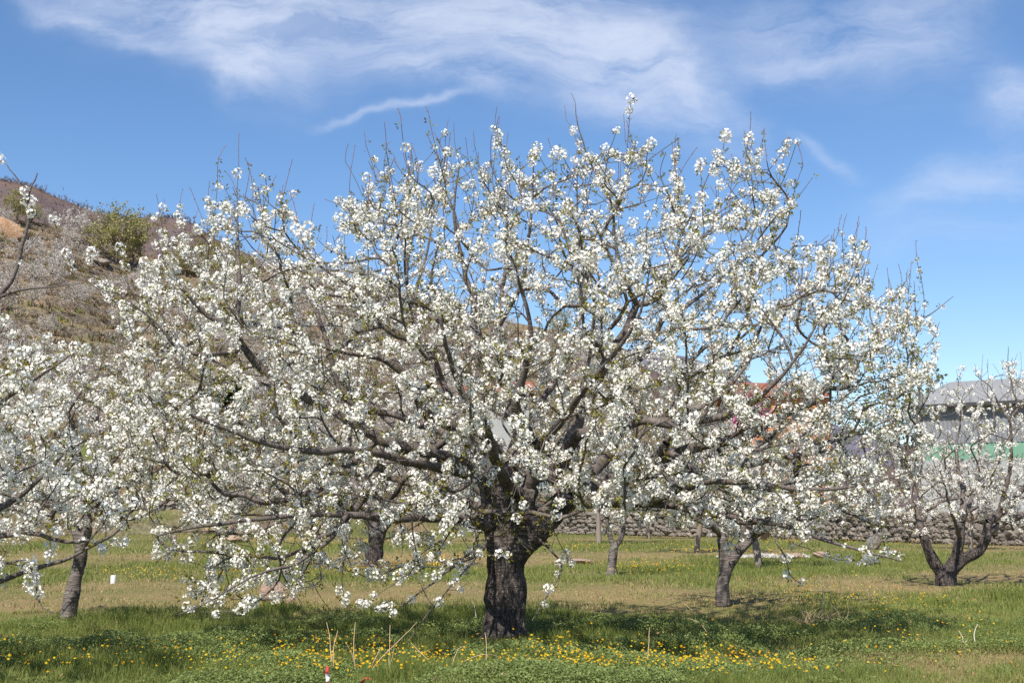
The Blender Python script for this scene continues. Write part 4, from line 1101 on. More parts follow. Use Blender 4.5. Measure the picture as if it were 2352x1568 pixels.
# low dry scrub and grass tufts that cover the slope between the trees
n = 9000
q = hill_point(rng.uniform(-250, 1500, n), rng.random(n) ** 0.8)
tv, tf = [], []
for j in range(12):
    a = j * 2.4; e = 0.25 + 0.5 * ((j * 37) % 10) / 10; l = 0.45 + 0.55 * ((j * 53) % 10) / 10
    d = np.array((math.cos(a) * e, math.sin(a) * e, l)); sv_ = np.array((-math.sin(a), math.cos(a), 0)) * 0.06
    tv += [-sv_ * .6, sv_ * .6, d + sv_, d - sv_]; tf.append((4 * j, 4 * j + 1, 4 * j + 2, 4 * j + 3))
V, F = scatter(np.array(tv), np.array(tf), q - np.array((0, 0, .05)), rot_to(np.tile(np.array((0, 0, 1.0)), (n, 1)), rng.random(n) * 6.3), rng.uniform(0.25, 1.0, n))
def f_scrub(t):
    return bsdf(t, t.ramp(attr(t, 'tint'), [(0, (0.12, 0.085, 0.055)), (0.4, (0.26, 0.19, 0.115)), (0.7, (0.36, 0.30, 0.21)), (0.85, (0.17, 0.18, 0.06)), (1, (0.22, 0.23, 0.09))]), 0.9, None, 0.05)
M_SCRUB = material('dry_hillside_scrub', f_scrub)
tag(mk('hillside_scrub', V, F, M_SCRUB, None, False, {'tint': np.repeat(rng.random(n), 48)}), 'low dry scrub and tufts covering the hillside between the cherry trees', 'scrub', kind='stuff')

# scattered orchard trees on the far side of the field, trunks seen under the crowns
FARO = [(1738, 1303, 0.9, 'slim cherry tree with a straight grey trunk just right of the gnarled tree'),
        (1602, 1270, 0.95, 'small cherry tree with a thin trunk on the far grass left of the gnarled tree'),
        (1375, 1247, 1.1, 'stubby cherry tree by the stone wall behind the Y-forked young tree'),
        (1490, 1236, 1.0, 'small cherry tree at the foot of the stone wall right of the Y-forked tree'),
        (95, 1225, 1.25, 'dark-trunked cherry tree far back at the left edge of the field'),
        (797, 1238, 1.1, 'thin cherry tree far behind, left of the stout forked tree'),
        (560, 1232, 1.05, 'small cherry tree before the tall terrace wall, right of the wide flat rock'),
        (2230, 1262, 0.95, 'small cherry tree before the stone wall, behind the spreading tree at right'),
        (1090, 1243, 1.0, 'cherry tree on the far grass just left of the thickest trunk')]
for i, (px, py, sc, lab) in enumerate(FARO):
    q = G(px, py)
    q[2] = float(gz(q[0], q[1]))
    HC_.put([0, 2, 4, 2, 0, 4, 2, 0, 2][i], q, rng.random() * 6.3, sc * 1.05, lab, 'tree', 'small cherry trees across the field', 'cherry_tree')

SP = Kind([orchard_variant(201, 7.0, 4.2, 120, 4200, 0.15, 'spring_tree', M_SPRING, 0.16, 0.2), orchard_variant(202, 9.0, 3.2, 110, 3600, 0.15, 'spring_tree', M_SPRING, 0.16, 0.15)])
for px, py, k, sc, lab in [(258, 604, 0, 1.5, 'tall yellow-green tree on the hilltop right of the round white cherry'), (300, 612, 1, 0.85, 'narrow yellow-green tree close against the tall one on the hilltop'),
        (420, 640, 0, 0.95, 'yellow-green tree on the skyline half behind the left tip of the big crown'), (470, 640, 1, 0.9, 'slim yellow-green tree right of the skyline tree behind the left branches'),
        (545, 655, 0, 0.9, 'bushy yellow-green tree behind the upper left boughs'), (22, 515, 1, 0.75, 'yellow-green tree behind the ochre rock on the hilltop'), (60, 512, 0, 0.55, 'low yellow-green bush behind the ochre rock on the hilltop'),
        (835, 672, 0, 0.75, 'light green tree on the hill crest left of the upright boughs'), (960, 735, 1, 0.8, 'yellow-green tree on the hill crest behind the upright boughs'), (1030, 745, 0, 0.8, 'yellow-green bushy tree on the slope behind the middle of the crown'),
        (1285, 790, 1, 0.85, 'yellow-green tree on the lower crest behind the middle of the crown'), (1350, 820, 0, 0.75, 'olive green tree on the lower crest behind the climbing bough'), (1430, 880, 0, 0.7, 'yellow-green tree low on the slope behind the climbing bough')]:
    SP.put(k, hill_at(px, py) - np.array((0, 0, 0.3)), rng.random() * 6.3, sc, lab, 'tree', 'yellow-green trees on the hillside')

ev = orchard_variant(301, 5.0, 2.2, 90, 5200, 0.2, 'orange_tree', M_EVERG, 0.15, 0.06)
place(ev, hill_at(523, 985) - np.array((0, 0, 0.2)), 0.3, 0.95)
tag(ev, 'dark glossy orange tree full of fruit at the foot of the hillside', 'tree')
rgo = np.random.default_rng(4)
fr = unit(rgo.normal(0, 1, (60, 3)) + np.array((0, -0.5, 0))) * np.array((2.0, 2.0, 1.9)) * rgo.uniform(0.85, 1.05, (60, 1)) + np.array((0, 0, 2.9))
t_ = (1 + 5 ** 0.5) / 2
ICO_V = unit(np.array([(-1, t_, 0), (1, t_, 0), (-1, -t_, 0), (1, -t_, 0), (0, -1, t_), (0, 1, t_), (0, -1, -t_), (0, 1, -t_), (t_, 0, -1), (t_, 0, 1), (-t_, 0, -1), (-t_, 0, 1)], float))
ICO_F = np.array([(0, 11, 5), (0, 5, 1), (0, 1, 7), (0, 7, 10), (0, 10, 11), (1, 5, 9), (5, 11, 4), (11, 10, 2), (10, 7, 6), (7, 1, 8), (3, 9, 4), (3, 4, 2), (3, 2, 6), (3, 6, 8), (3, 8, 9), (4, 9, 5), (2, 4, 11), (6, 2, 10), (8, 6, 7), (9, 8, 1)])
V, F = scatter(ICO_V, ICO_F, fr, rot_to(rgo.normal(0, 1, (60, 3)), rgo.random(60)), np.full(60, 0.075))
fo = mk('fruit', V, F, M_ORANGE); fo.parent = ev
fo['kind'] = 'stuff'

tt = orchard_variant(401, 17.5, 4.2, 150, 3000, 0.17, 'tall_tree', M_GREYLEAF, 0.25, 0.22)
q = P(2085, 1100, 118); place(tt, (q[0], q[1], 0), 0, 1.0)
tag(tt, 'tall airy grey-green tree rising behind the right side of the big crown', 'tree')
bt = orchard_variant(402, 12.5, 3.0, 90, 500, 0.10, 'bare_tree', M_GREYLEAF, 0.2, 0.3)
q = P(2275, 1100, 112); place(bt, (q[0], q[1], 0), 0, 1.0)
tag(bt, 'nearly leafless tree whose twigs show above the roof of the grey warehouse', 'tree')
rb = orchard_variant(403, 3.2, 1.6, 50, 2200, 0.13, 'redbud_shrub', M_PINKB, 0.08, 0.1)
q = P(1722, 985, 96); place(rb, (q[0], q[1], q[2] - 1.2), 0, 1.0)
tag(rb, 'small magenta flowering shrub left of the orange house', 'shrub')

# ------------------------------------------------------------------ dry stone walls
def stone_wall(name, label, pts, base, tops, size, seed, thick=0.5):
    """stones laid course by course along a line; pts are (x, y), base and tops heights along it"""
    rg = np.random.default_rng(seed)
    pts = np.array(pts, float)
    cl = np.concatenate(([0], np.cumsum(np.linalg.norm(np.diff(pts, axis=0), axis=1))))
    P_, S_, A_ = [], [], []
    z = 0.0
    while z < max(tops):
        ch = size * rg.uniform(0.45, 0.75)
        u = rg.uniform(0, size)
        while u < cl[-1]:
            wd = size * rg.uniform(0.55, 1.55)
            uu = u + wd / 2
            top = np.interp(uu, cl, tops) + rg.normal(0, 0.1)
            if z + ch * 0.6 < top:
                x = np.interp(uu, cl, pts[:, 0]); y = np.interp(uu, cl, pts[:, 1])
                P_.append((x, y + rg.normal(0, 0.05) + z * 0.08, np.interp(uu, cl, base) + z + ch / 2 + rg.normal(0, 0.03)))
                S_.append((wd * 0.56, thick * rg.uniform(0.7, 1.1), ch * rg.uniform(0.52, 0.72)))
                A_.append(rg.random())
            u += wd * 0.97
        z += ch * 0.95
    n = len(P_)
    sv = unit(np.concatenate((ICO_V, unit(ICO_V[ICO_F].mean(axis=1)))))
    sf = np.concatenate([[(a, b, 12 + k), (b, c, 12 + k), (c, a, 12 + k)] for k, (a, b, c) in enumerate(ICO_F)])
    sv = np.sign(sv) * np.abs(sv) ** 0.62
    sv = sv / np.abs(sv).max()
    ang = rg.normal(0, 0.10, n)
    M = np.zeros((n, 3, 3)); M[:, 0, 0] = np.cos(ang); M[:, 0, 2] = np.sin(ang); M[:, 1, 1] = 1; M[:, 2, 0] = -np.sin(ang); M[:, 2, 2] = np.cos(ang)
    V = np.einsum('nij,nkj->nki', M, sv[None] * np.array(S_)[:, None, :]) + np.array(P_)[:, None]
    V = V + rg.normal(0, 0.022 * size / 0.5, V.shape)
    F = (sf[None] + (np.arange(n) * len(sv))[:, None, None]).reshape(-1, 3)
    o = mk(name, V.reshape(-1, 3), F, M_STONE, None, False, {'tint': np.repeat(A_, len(sv))}, loc=(pts[0, 0], pts[0, 1], base[0]))
    return tag(o, label, 'wall')
def wxy(px, y): return ((px - 1176) / FPX * y / math.cos(PITCH), y)
stone_wall('stone_wall', 'tall grey dry stone terrace wall at the foot of the hillside', [wxy(p, HF(p) - 0.7) for p in (-350, 0, 400, 800, 1150)], [0, 0, 0, 0, 0], [2.9, 2.9, 2.9, 2.5, 2.0], 0.62, 7, 0.6)
stone_wall('stone_wall', 'low dry stone wall of rounded boulders crossing the field at the right', [wxy(1165, 100), wxy(1400, 93), wxy(1700, 84), wxy(2100, 68), wxy(2700, 56)], [0, 0, 0, 0, 0], [1.7, 1.7, 1.7, 1.6, 1.3], 0.5, 8, 0.45)

# ------------------------------------------------------------------ boulders and small things in the field
def boulder(name, label, px, py, wpx, hpx, mat, seed, sink=0.25, at=None, cat='rock', flat=1.0):
    q = at if at is not None else G(px, py)
    sc = q[1] / math.cos(PITCH) / FPX
    w_, h_ = wpx * sc / 2, hpx * sc
    import bmesh
    bm = bmesh.new()
    bmesh.ops.create_icosphere(bm, subdivisions=4, radius=1)
    V = np.array([v.co[:] for v in bm.verts]); F = np.array([[v.index for v in f.verts] for f in bm.faces]); bm.free()
    rg = np.random.default_rng(seed)
    for k in range(9):                       # broken facets
        d = unit(rg.normal(0, 1, 3)); lim = rg.uniform(0.45, 0.8)
        e = V @ d
        V = V - np.maximum(e - lim, 0)[:, None] * d * 0.85
    V = V * (1 + 0.12 * (fbm(V[:, 0] * 2.2 + V[:, 2] * 1.7 + seed, V[:, 1] * 2.2 - V[:, 2], seed, 4) - 0.5))[:, None]
    V = V / np.abs(V).max(axis=0)
    V[:, 2] = (V[:, 2] + 1) / 2
    V = V * np.array((w_, w_ * 0.8 * flat, h_ * (1 + sink))) - np.array((0, 0, h_ * sink)) + np.array((q[0], q[1] + w_ * 0.5, q[2] + (gz(q[0], q[1]) if at is None else 0)))
    o = mk(name, V, F, mat, None, True, {'tint': np.zeros(len(V))}, loc=(q[0], q[1] + w_ * 0.5, q[2]))
    return tag(o, label, cat)
boulder('boulder', 'rounded pinkish boulder in the grass below the left boughs', 628, 1385, 72, 52, M_BOULDER, 3)
boulder('boulder', 'small pale stone lying against the right side of the rounded pinkish boulder', 664, 1388, 26, 18, M_BOULDER, 4)
boulder('boulder', 'flat pinkish rock in the field right of the thickest trunk', 1330, 1294, 62, 13, M_BOULDER, 5)
boulder('boulder', 'wide flat pale rock at the foot of the tall terrace wall', 495, 1228, 75, 34, M_BOULDER, 6)
boulder('boulder', 'low orange-tinted rock on the grass left of the stout forked tree', 540, 1246, 60, 20, M_BOULDER, 7)
boulder('boulder', 'pale boulder behind the strip of fallen white petals', 1830, 1284, 40, 16, M_BOULDER, 8)
boulder('boulder', 'pale rock just right of the strip of fallen white petals', 1885, 1281, 34, 16, M_BOULDER, 9)
boulder('boulder', 'upright pale block of stone standing before the low stone wall', 2010, 1262, 34, 32, M_STONE, 10)
boulder('boulder', 'large pinkish rock built into the foot of the low stone wall', 1745, 1240, 60, 36, M_BOULDER, 12)
boulder('ochre_rock', 'big ochre outcrop on the hilltop at the left edge', 0, 0, 110, 62, M_OCHRE, 13, at=hill_at(-8, 545), flat=0.6)
for k, (px, py, wd, hh_) in enumerate([(215, 605, 60, 16), (330, 655, 70, 20), (150, 610, 30, 14), (300, 640, 40, 16), (290, 700, 50, 14), (250, 655, 44, 15), (120, 590, 36, 18), (380, 700, 46, 14), (60, 620, 40, 15), (355, 625, 30, 12)]):
    tag(boulder('boulder', '-', px, py, wd, hh_, M_STONE, 30 + k, at=hill_at(px, py)), 'grey boulder on the bare rocky slope below the hilltop trees', 'rock', 'boulders on the bare slope')

# strip of fallen petals
n = 1100
u = rng.random(n)
q = np.array([G(a, b) for a, b in zip(1665 + 195 * u + rng.normal(0, 8, n), 1285 + rng.normal(0, 1.0, n) * (0.6 + 2.2 * vnoise(u * 9, u * 0, 3)) - 3 * u) if vnoise(np.array([a * 0.03]), np.array([b * 0.15]), 6)[0] > 0.36])
n = len(q)
q[:, 2] = 0.10 + rng.random(n) * 0.06 + gz(q[:, 0], q[:, 1])
tv = np.array(((-.5, -.5, 0), (.5, -.5, .1), (.5, .5, 0), (-.5, .5, .1))); tf = np.array([(0, 1, 2, 3)])
V, F = scatter(tv, tf, q, rot_to(unit(rng.normal(0, .6, (n, 3)) + (0, -.3, 1)), rng.random(n) * 6), rng.uniform(0.03, 0.08, n))
tag(mk('fallen_petals', V, F, M_FARPETAL, None, False, {'tint': np.repeat(rng.random(n), 4)}), 'strip of fallen white petals on the far grass', 'petals', kind='stuff')

M_WHITEP = material('weathered_white_paint', lambda t: bsdf(t, t.mix(t.noise(t.n('ShaderNodeTexCoord').outputs['Object'], 9.0, 5, 0.7), (0.50, 0.50, 0.48), (0.84, 0.84, 0.82)), 0.6))
M_TUB = material('pale_blue_plastic', lambda t: bsdf(t, t.mix(t.noise(t.n('ShaderNodeTexCoord').outputs['Object'], 3.0), (0.52, 0.60, 0.68), (0.66, 0.72, 0.78)), 0.4))
M_REDT = material('red_plastic_tape', lambda t: bsdf(t, (0.48, 0.05, 0.05), 0.5))
M_WHT = material('white_plastic_tape', lambda t: bsdf(t, (0.66, 0.65, 0.62), 0.5))

def lathe(prof, cx, cy, z0, m=18, jit=0.0, seed=0):
    rg = np.random.default_rng(seed)
    th = np.arange(m) * 2 * math.pi / m
    j = 1 + rg.normal(0, jit, (len(prof), m))
    V = np.array([[(cx + r * j[i, k] * math.cos(a), cy + r * j[i, k] * math.sin(a), z0 + z) for k, a in enumerate(th)] for i, (r, z) in enumerate(prof)])
    g = np.arange(len(prof) * m).reshape(len(prof), m)
    F = np.stack((g[:-1], np.roll(g[:-1], -1, 1), np.roll(g[1:], -1, 1), g[1:]), 2).reshape(-1, 4)
    return V.reshape(-1, 3), F
q = G(260, 1342); k = q[1] / FPX
V, F = lathe([(0, -.1), (7 * k, -.1), (6.4 * k, 8 * k), (6.0 * k, 20 * k), (5.4 * k, 21 * k), (3 * k, 20.4 * k), (0, 20.2 * k)], q[0], q[1], 0, 14, 0.05, 1)
tag(mk('white_stump', V, F, M_WHITEP, None, True, loc=tuple(q)), 'short white painted stump standing in the field at the left', 'stump')
q = G(2004, 1297); k = q[1] / FPX
V, F = lathe([(0, 0), (6.5 * k, 0), (8 * k, 15 * k), (8.6 * k, 15 * k), (8.6 * k, 16.4 * k), (7.4 * k, 16.4 * k), (6.2 * k, 3 * k), (0, 3 * k)], q[0], q[1], 0, 20)
tag(mk('plastic_tub', V, F, M_TUB, None, True, loc=tuple(q)), 'pale blue plastic tub left in the far grass', 'tub')
q = G(400, 1250); k = q[1] / FPX
V, F = lathe([(0, -.1), (5 * k, -.1), (4.6 * k, 22 * k), (3 * k, 23 * k), (0, 22.6 * k)], q[0], q[1], 0, 12, 0.05, 2)
tag(mk('wooden_post', V, F, M_GREYTWIG, None, True, loc=tuple(q)), 'short grey wooden post in the far grass under the left boughs', 'post')

def ribbon(name, label, pts, wpx, cols):
    """a strip of barrier tape caught in the flowers: crumpled band split into red and white lengths"""
    root = empty(name, pts[0]); tag(root, label, 'tape')
    c = catmull(np.array(pts), 0.012)
    n = len(c); k = wpx * pts[0][1] / FPX / 2
    tw = np.sin(np.linspace(0, 5, n)) * 0.9
    side = np.stack((np.cos(tw), np.sin(tw), 0.25 * np.sin(tw * 2)), 1) * k
    for i, m_ in enumerate(cols):
        a, b = int(i * (n - 1) / len(cols)), int((i + 1) * (n - 1) / len(cols)) + 1
        top = np.stack((c[a:b] - side[a:b], c[a:b] + side[a:b]), 1)
        V = np.concatenate((top.reshape(-1, 3), (top + np.array((0, 0.002, 0.0))).reshape(-1, 3)))
        L = b - a
        g = np.arange(L * 2).reshape(L, 2)
        f1 = np.stack((g[:-1, 0], g[:-1, 1], g[1:, 1], g[1:, 0]), 1)
        mk('red_band' if m_ is M_REDT else 'white_band', V, np.concatenate((f1, f1[:, ::-1] + 2 * L)), m_, root)
YB = 11.6
ribbon('barrier_tape', 'crumpled red and white barrier tape sticking up among the yellow flowers', [P(749, 1580, YB), P(752, 1564, YB), P(753, 1552, YB + .03), P(751, 1541, YB), P(753, 1529, YB + .02)], 10, [M_REDT, M_WHT, M_REDT])
ribbon('barrier_tape', 'scrap of plain red tape at the bottom edge among the yellow flowers', [P(828, 1572, YB), P(835, 1560, YB), P(845, 1556, YB + .03), P(851, 1560, YB)], 11, [M_REDT])

# ------------------------------------------------------------------ buildings beyond the wall
M_ROOFG = material('pale_grey_sheet_roof', lambda t: bsdf(t, t.mix(t.noise(t.n('ShaderNodeNewGeometry').outputs['Position'], 0.6, 5, 0.6), (0.21, 0.21, 0.205), (0.30, 0.30, 0.29)), 0.6))
M_CORR = material('grey_corrugated_steel', lambda t: bsdf(t, t.mix(t.noise(t.n('ShaderNodeNewGeometry').outputs['Position'], 0.8, 4, 0.6), (0.17, 0.175, 0.185), (0.235, 0.24, 0.25)), 0.5))
M_GREENB = material('green_painted_wall', lambda t: bsdf(t, t.mix(t.noise(t.n('ShaderNodeNewGeometry').outputs['Position'], 0.7, 5, 0.65), (0.12, 0.25, 0.17), (0.18, 0.34, 0.24)), 0.6))
M_WHW = material('whitewashed_wall', lambda t: bsdf(t, t.mix(t.noise(t.n('ShaderNodeNewGeometry').outputs['Position'], 0.9, 5, 0.65), (0.25, 0.25, 0.24), (0.40, 0.40, 0.385)), 0.8))
M_ORW = material('orange_rendered_wall', lambda t: bsdf(t, t.mix(t.noise(t.n('ShaderNodeNewGeometry').outputs['Position'], 0.9, 5, 0.65), (0.46, 0.21, 0.09), (0.56, 0.28, 0.13)), 0.85))
def f_tiles(t):
    p = t.n('ShaderNodeNewGeometry').outputs['Position']
    wv = t.n('ShaderNodeTexWave', {'bands_direction': 'X'}, Vector=p, Scale=1.3, Distortion=1.0).outputs['Fac']
    c = t.mix(t.noise(p, 2.0, 4, 0.7), (0.20, 0.075, 0.045), (0.38, 0.16, 0.10))
    return bsdf(t, c, 0.85, bump(t, wv, 0.08, 0.8))
M_TILE = material('red_clay_tiles', f_tiles)
M_GLASS = material('dark_window_glass', lambda t: bsdf(t, (0.03, 0.035, 0.04), 0.12, None, 0.6))
M_DARKT = material('dark_metal_trim', lambda t: bsdf(t, (0.05, 0.05, 0.055), 0.5))

def prism(Bg, a, b, z0, z1, n, t):
    """upright slab from point a to b (x, y), thickness t along n"""
    a, b, n = np.array(a), np.array(b), np.array(n)
    q = [a, b, b + n * t, a + n * t]
    V = [(*p, z0) for p in q] + [(*p, z1) for p in q]
    Bg.add(V, [(0, 1, 2, 3), (7, 6, 5, 4), (0, 4, 5, 1), (1, 5, 6, 2), (2, 6, 7, 3), (3, 7, 4, 0)])

def warehouse():
    A = np.array(P(2112, 1000, 86)[:2]); B_ = np.array(P(2900, 1000, 74)[:2])
    d = (B_ - A) / np.linalg.norm(B_ - A); nrm = np.array((-d[1], d[0])); L = np.linalg.norm(B_ - A); D = 16.0
    root = empty('warehouse', (*A, 0)); tag(root, 'long warehouse with grey corrugated cladding, green band and pale pitched roof', 'warehouse')
    ze, zg, zw = 8.45, 6.0, 4.95
    # corrugated cladding
    n = int(L / 0.045); u = np.linspace(0, L, n); w_ = 0.03 * np.sin(u * 2 * math.pi / 0.27)
    lo = A[None] + d[None] * u[:, None] - nrm[None] * (w_[:, None] + 0.05)
    V = np.concatenate((np.c_[lo, np.full(n, zg)], np.c_[lo, np.full(n, ze)]))
    F = np.stack((np.arange(n - 1), np.arange(1, n), np.arange(n + 1, 2 * n), np.arange(n, 2 * n - 1)), 1)
    mk('cladding', V, F, M_CORR, root, True)
    b = Bag(); prism(b, A, B_, zw, zg, nrm, 0.25); b.build('green_band', M_GREENB, root)
    b = Bag(); prism(b, A - nrm * 0.02, B_ - nrm * 0.02, -0.2, zw - 0.002, nrm, 0.3); b.build('lower_wall', M_WHW, root)
    b = Bag(); prism(b, A + nrm * 0.1, B_ + nrm * 0.1, zg + .002, ze + 0.25, nrm, D); b.build('shell', M_CORR, root)
    # roof: two slopes with a gable end
    ov = 0.6
    a0, b0 = A - d * ov - nrm * ov, B_ + d * ov - nrm * ov
    a1, b1 = A - d * ov + nrm * D / 2, B_ + d * ov + nrm * D / 2
    a2, b2 = A - d * ov + nrm * (D + ov), B_ + d * ov + nrm * (D + ov)
    zr = ze + 2.2
    V = []
    for dz in (0, 0.14):
        V += [(*a0, ze + dz), (*b0, ze + dz), (*a1, zr + dz), (*b1, zr + dz), (*a2, ze + dz), (*b2, ze + dz)]
    F = [(0, 2, 3, 1), (2, 4, 5, 3), (6, 7, 9, 8), (8, 9, 11, 10), (0, 1, 7, 6), (4, 10, 11, 5), (0, 6, 8, 2), (2, 8, 10, 4), (1, 3, 9, 7), (3, 5, 11, 9)]
    mk('roof', V, F, M_ROOFG, root)
    b = Bag(); prism(b, a0 - nrm * 0.12 , b0 - nrm * 0.12, ze - 0.12, ze + 0.1, nrm, 0.12); b.build('gutter', M_DARKT, root)
warehouse()

def house(name, label, pxl, pxr, Y0, eave, ridge_, wallm, roofm, wins, dep=9.0, rail=None, extra=None):
    x0, x1 = P(pxl, 1000, Y0)[0], P(pxr, 1000, Y0)[0]
    ze, zr = P(1176, eave, Y0)[2], P(1176, ridge_, Y0 + dep / 2)[2]
    root = empty(name, (x0, Y0, 0)); tag(root, label, 'house')
    # front wall with real openings: a grid of boxes round the windows
    xs = sorted({x0, x1, *[P(w_[0], 0, Y0)[0] for w_ in wins], *[P(w_[1], 0, Y0)[0] for w_ in wins]})
    zs = sorted({-0.3, ze, *[P(0, w_[2], Y0)[2] for w_ in wins], *[P(0, w_[3], Y0)[2] for w_ in wins]})
    hole = lambda x, z: any(P(w_[0], 0, Y0)[0] < x < P(w_[1], 0, Y0)[0] and P(0, w_[3], Y0)[2] < z < P(0, w_[2], Y0)[2] for w_ in wins)
    b = Bag()
    for i in range(len(xs) - 1):
        for j in range(len(zs) - 1):
            if not hole((xs[i] + xs[i + 1]) / 2, (zs[j] + zs[j + 1]) / 2):
                b.box((xs[i], Y0, zs[j]), (xs[i + 1], Y0 + 0.3, zs[j + 1]))
    b.box((x0, Y0 + 0.302, -0.3), (x0 + 0.3, Y0 + dep, ze)); b.box((x1 - 0.3, Y0 + 0.302, -0.3), (x1, Y0 + dep, ze)); b.box((x0 + .302, Y0 + dep - 0.3, -0.3), (x1 - .302, Y0 + dep, ze))
    b.build('wall', wallm, root)
    for w_ in wins:
        a, c, t_, u_ = P(w_[0], 0, Y0)[0], P(w_[1], 0, Y0)[0], P(0, w_[2], Y0)[2], P(0, w_[3], Y0)[2]
        fb = Bag()
        for lo, hi in (((a, u_), (a + .09, t_)), ((c - .09, u_), (c, t_)), ((a + .09, t_ - .09), (c - .09, t_)), ((a + .09, u_), (c - .09, u_ + .09))):
            fb.box((lo[0] + .003, Y0 + 0.12, lo[1] + .003), (hi[0] - .003, Y0 + 0.2, hi[1] - .003))
        f_ = fb.build('window', M_WHW, root)
        pb = Bag(); pb.box((a + .08, Y0 + .15, u_ + .08), (c - .08, Y0 + .17, t_ - .08)); pb.build('pane', M_GLASS, f_)
    ov = 0.5
    V = []
    for dz in (0, 0.18):
        V += [(x0 - ov, Y0 - ov, ze + dz + .003), (x1 + ov, Y0 - ov, ze + dz + .003), (x0 - ov, Y0 + dep / 2, zr + dz), (x1 + ov, Y0 + dep / 2, zr + dz), (x0 - ov, Y0 + dep + ov, ze + dz + .003), (x1 + ov, Y0 + dep + ov, ze + dz + .003)]
    mk('roof', V, [(0, 2, 3, 1), (2, 4, 5, 3), (6, 7, 9, 8), (8, 9, 11, 10), (0, 1, 7, 6), (4, 10, 11, 5), (0, 6, 8, 2), (2, 8, 10, 4), (1, 3, 9, 7), (3, 5, 11, 9)], roofm, root)
    if rail:
        a, c, t_, u_ = P(rail[0], 0, Y0)[0], P(rail[1], 0, Y0)[0], P(0, rail[2], Y0)[2], P(0, rail[3], Y0)[2]
        b = Bag(); b.box((a, Y0 - 1.2, u_ - 0.2), (c, Y0 - 0.003, u_)); b.build('balcony', wallm, root)
        b = Bag(); b.box((a, Y0 - 1.2, t_ - .1), (c, Y0 - 1.1, t_))
        x = a + 0.05
        while x < c: b.box((x, Y0 - 1.18, u_ + .002), (x + .07, Y0 - 1.12, t_ - .102)); x += 0.24
        b.build('railing', M_WHW, root)
    return root
house('orange_house', 'orange house with red tiled roof and white balcony railing behind the right boughs', 1705, 1890, 100, 912, 884, M_ORW, M_TILE,
      [(1722, 1748, 930, 966), (1790, 1818, 930, 966), (1850, 1876, 930, 966), (1758, 1790, 1008, 1060), (1840, 1868, 1010, 1050), (1712, 1738, 1010, 1050)], rail=(1752, 1800, 1012, 1038))
house('white_house', 'white house with low red roof half hidden behind the centre of the big crown', 1075, 1215, 109, 902, 880, M_WHW, M_TILE,
      [(1095, 1113, 925, 955), (1140, 1158, 925, 955), (1182, 1200, 925, 955), (1095, 1113, 1000, 1035), (1182, 1200, 1000, 1035)], dep=7.0)
house('grey_roofed_house', 'grey-roofed stone house whose roof peeps between the right boughs', 1575, 1650, 140, 856, 836, M_STONE, M_ROOFG,
      [(1590, 1602, 880, 905), (1630, 1642, 880, 905)], dep=8.0)

# ------------------------------------------------------------------ grass, herbs and flowers
def field_points(n, y0, y1, xpad=1.12, power=1.0):
    """points of the field inside the view wedge (with a margin), denser near the front"""
    y = y0 + (y1 - y0) * rng.random(n) ** power
    x = (rng.random(n) * 2 - 1) * y * 0.395 * xpad
    return x, y

BL_V = np.array(((-0.5, 0, 0), (0.5, 0, 0), (0.28, 0.10, 0.62), (0.02, 0.42, 1.0), (-0.28, 0.10, 0.62)))
BL_Q = np.array([(0, 1, 2, 4)]); BL_T = np.array([(4, 2, 3)])
def blades(x, y, h, wd, lean, tint, z0=None):
    n = len(x)
    z = gz(x, y) - 0.01
    a = rng.random(n) * 6.283
    up = unit(np.stack((np.cos(a) * lean, np.sin(a) * lean, np.ones(n)), 1))
    M = rot_to(up, rng.random(n) * 6.283)
    V, Q = scatter(BL_V, BL_Q, np.stack((x, y, z), 1), M, np.stack((wd, h * 0.6, h), 1))
    T3 = (BL_T[None] + (np.arange(n) * 5)[:, None, None]).reshape(-1, 3)
    return V, Q, T3, np.repeat(tint, 5)

def grass(name, label, n, y0, y1, hs, ws, power=1.0, drycut=None):
    x, y = field_points(n, y0, y1, power=power)
    d = dryness(x, y)
    lush = fbm(x * 1.1, y * 1.1, 77, 4)
    fine = fbm(x * 4.3, y * 4.3, 78, 2)
    keep = rng.random(n) < np.where(d < 0.45, 1.0, 0.62)
    x, y, d, lush, fine = x[keep], y[keep], d[keep], lush[keep], fine[keep]
    m = len(x)
    isdry = rng.random(m) < np.clip((d - 0.15) * 1.25 + (fine - 0.5) * 0.5 + (0.16 if y0 > 20 else 0.0) + (fbm(x * 0.25, y * 0.18, 97, 3) - 0.5) * 0.9, 0.08, 0.85)
    h = hs * (0.35 + 1.25 * np.clip((lush - 0.3) * 2.2, 0, 1)) * rng.uniform(0.6, 1.3, m) * np.where(isdry, 0.62, 1.0) * np.interp(d, [0.25, 0.65], [1.0, 0.55])
    tint = np.where(isdry, rng.uniform(0.78, 1.0, m), np.clip(rng.normal(0.42, 0.13, m) + (0.5 - lush) * 0.7 + (fine - 0.5) * 0.4 + d * 0.22, 0.02, 0.74))
    V, Q, T3, A = blades(x, y, h, ws * rng.uniform(0.6, 1.4, m), np.where(isdry, 0.9, 0.45) * rng.uniform(0.3, 1.4, m), tint)
    A = np.where((A < 0.75) & (np.repeat(y, 5) > 30), A * 0.85 + 0.06, A)
    tag(mk(name, V, [Q, T3], M_GRASS, None, False, {'tint': A}), label, 'grass', kind='stuff')
grass('grass', 'lush spring grass growing round the nearest trunks', 330000, 11.2, 21.5, 0.135, 0.007, 1.15)
grass('grass', 'green and dry tan grass in the middle of the field', 190000, 21.0, 48, 0.13, 0.015, 1.3)
grass('grass', 'thin far grass reaching to the stone walls', 80000, 47, 105, 0.15, 0.03, 1.25)

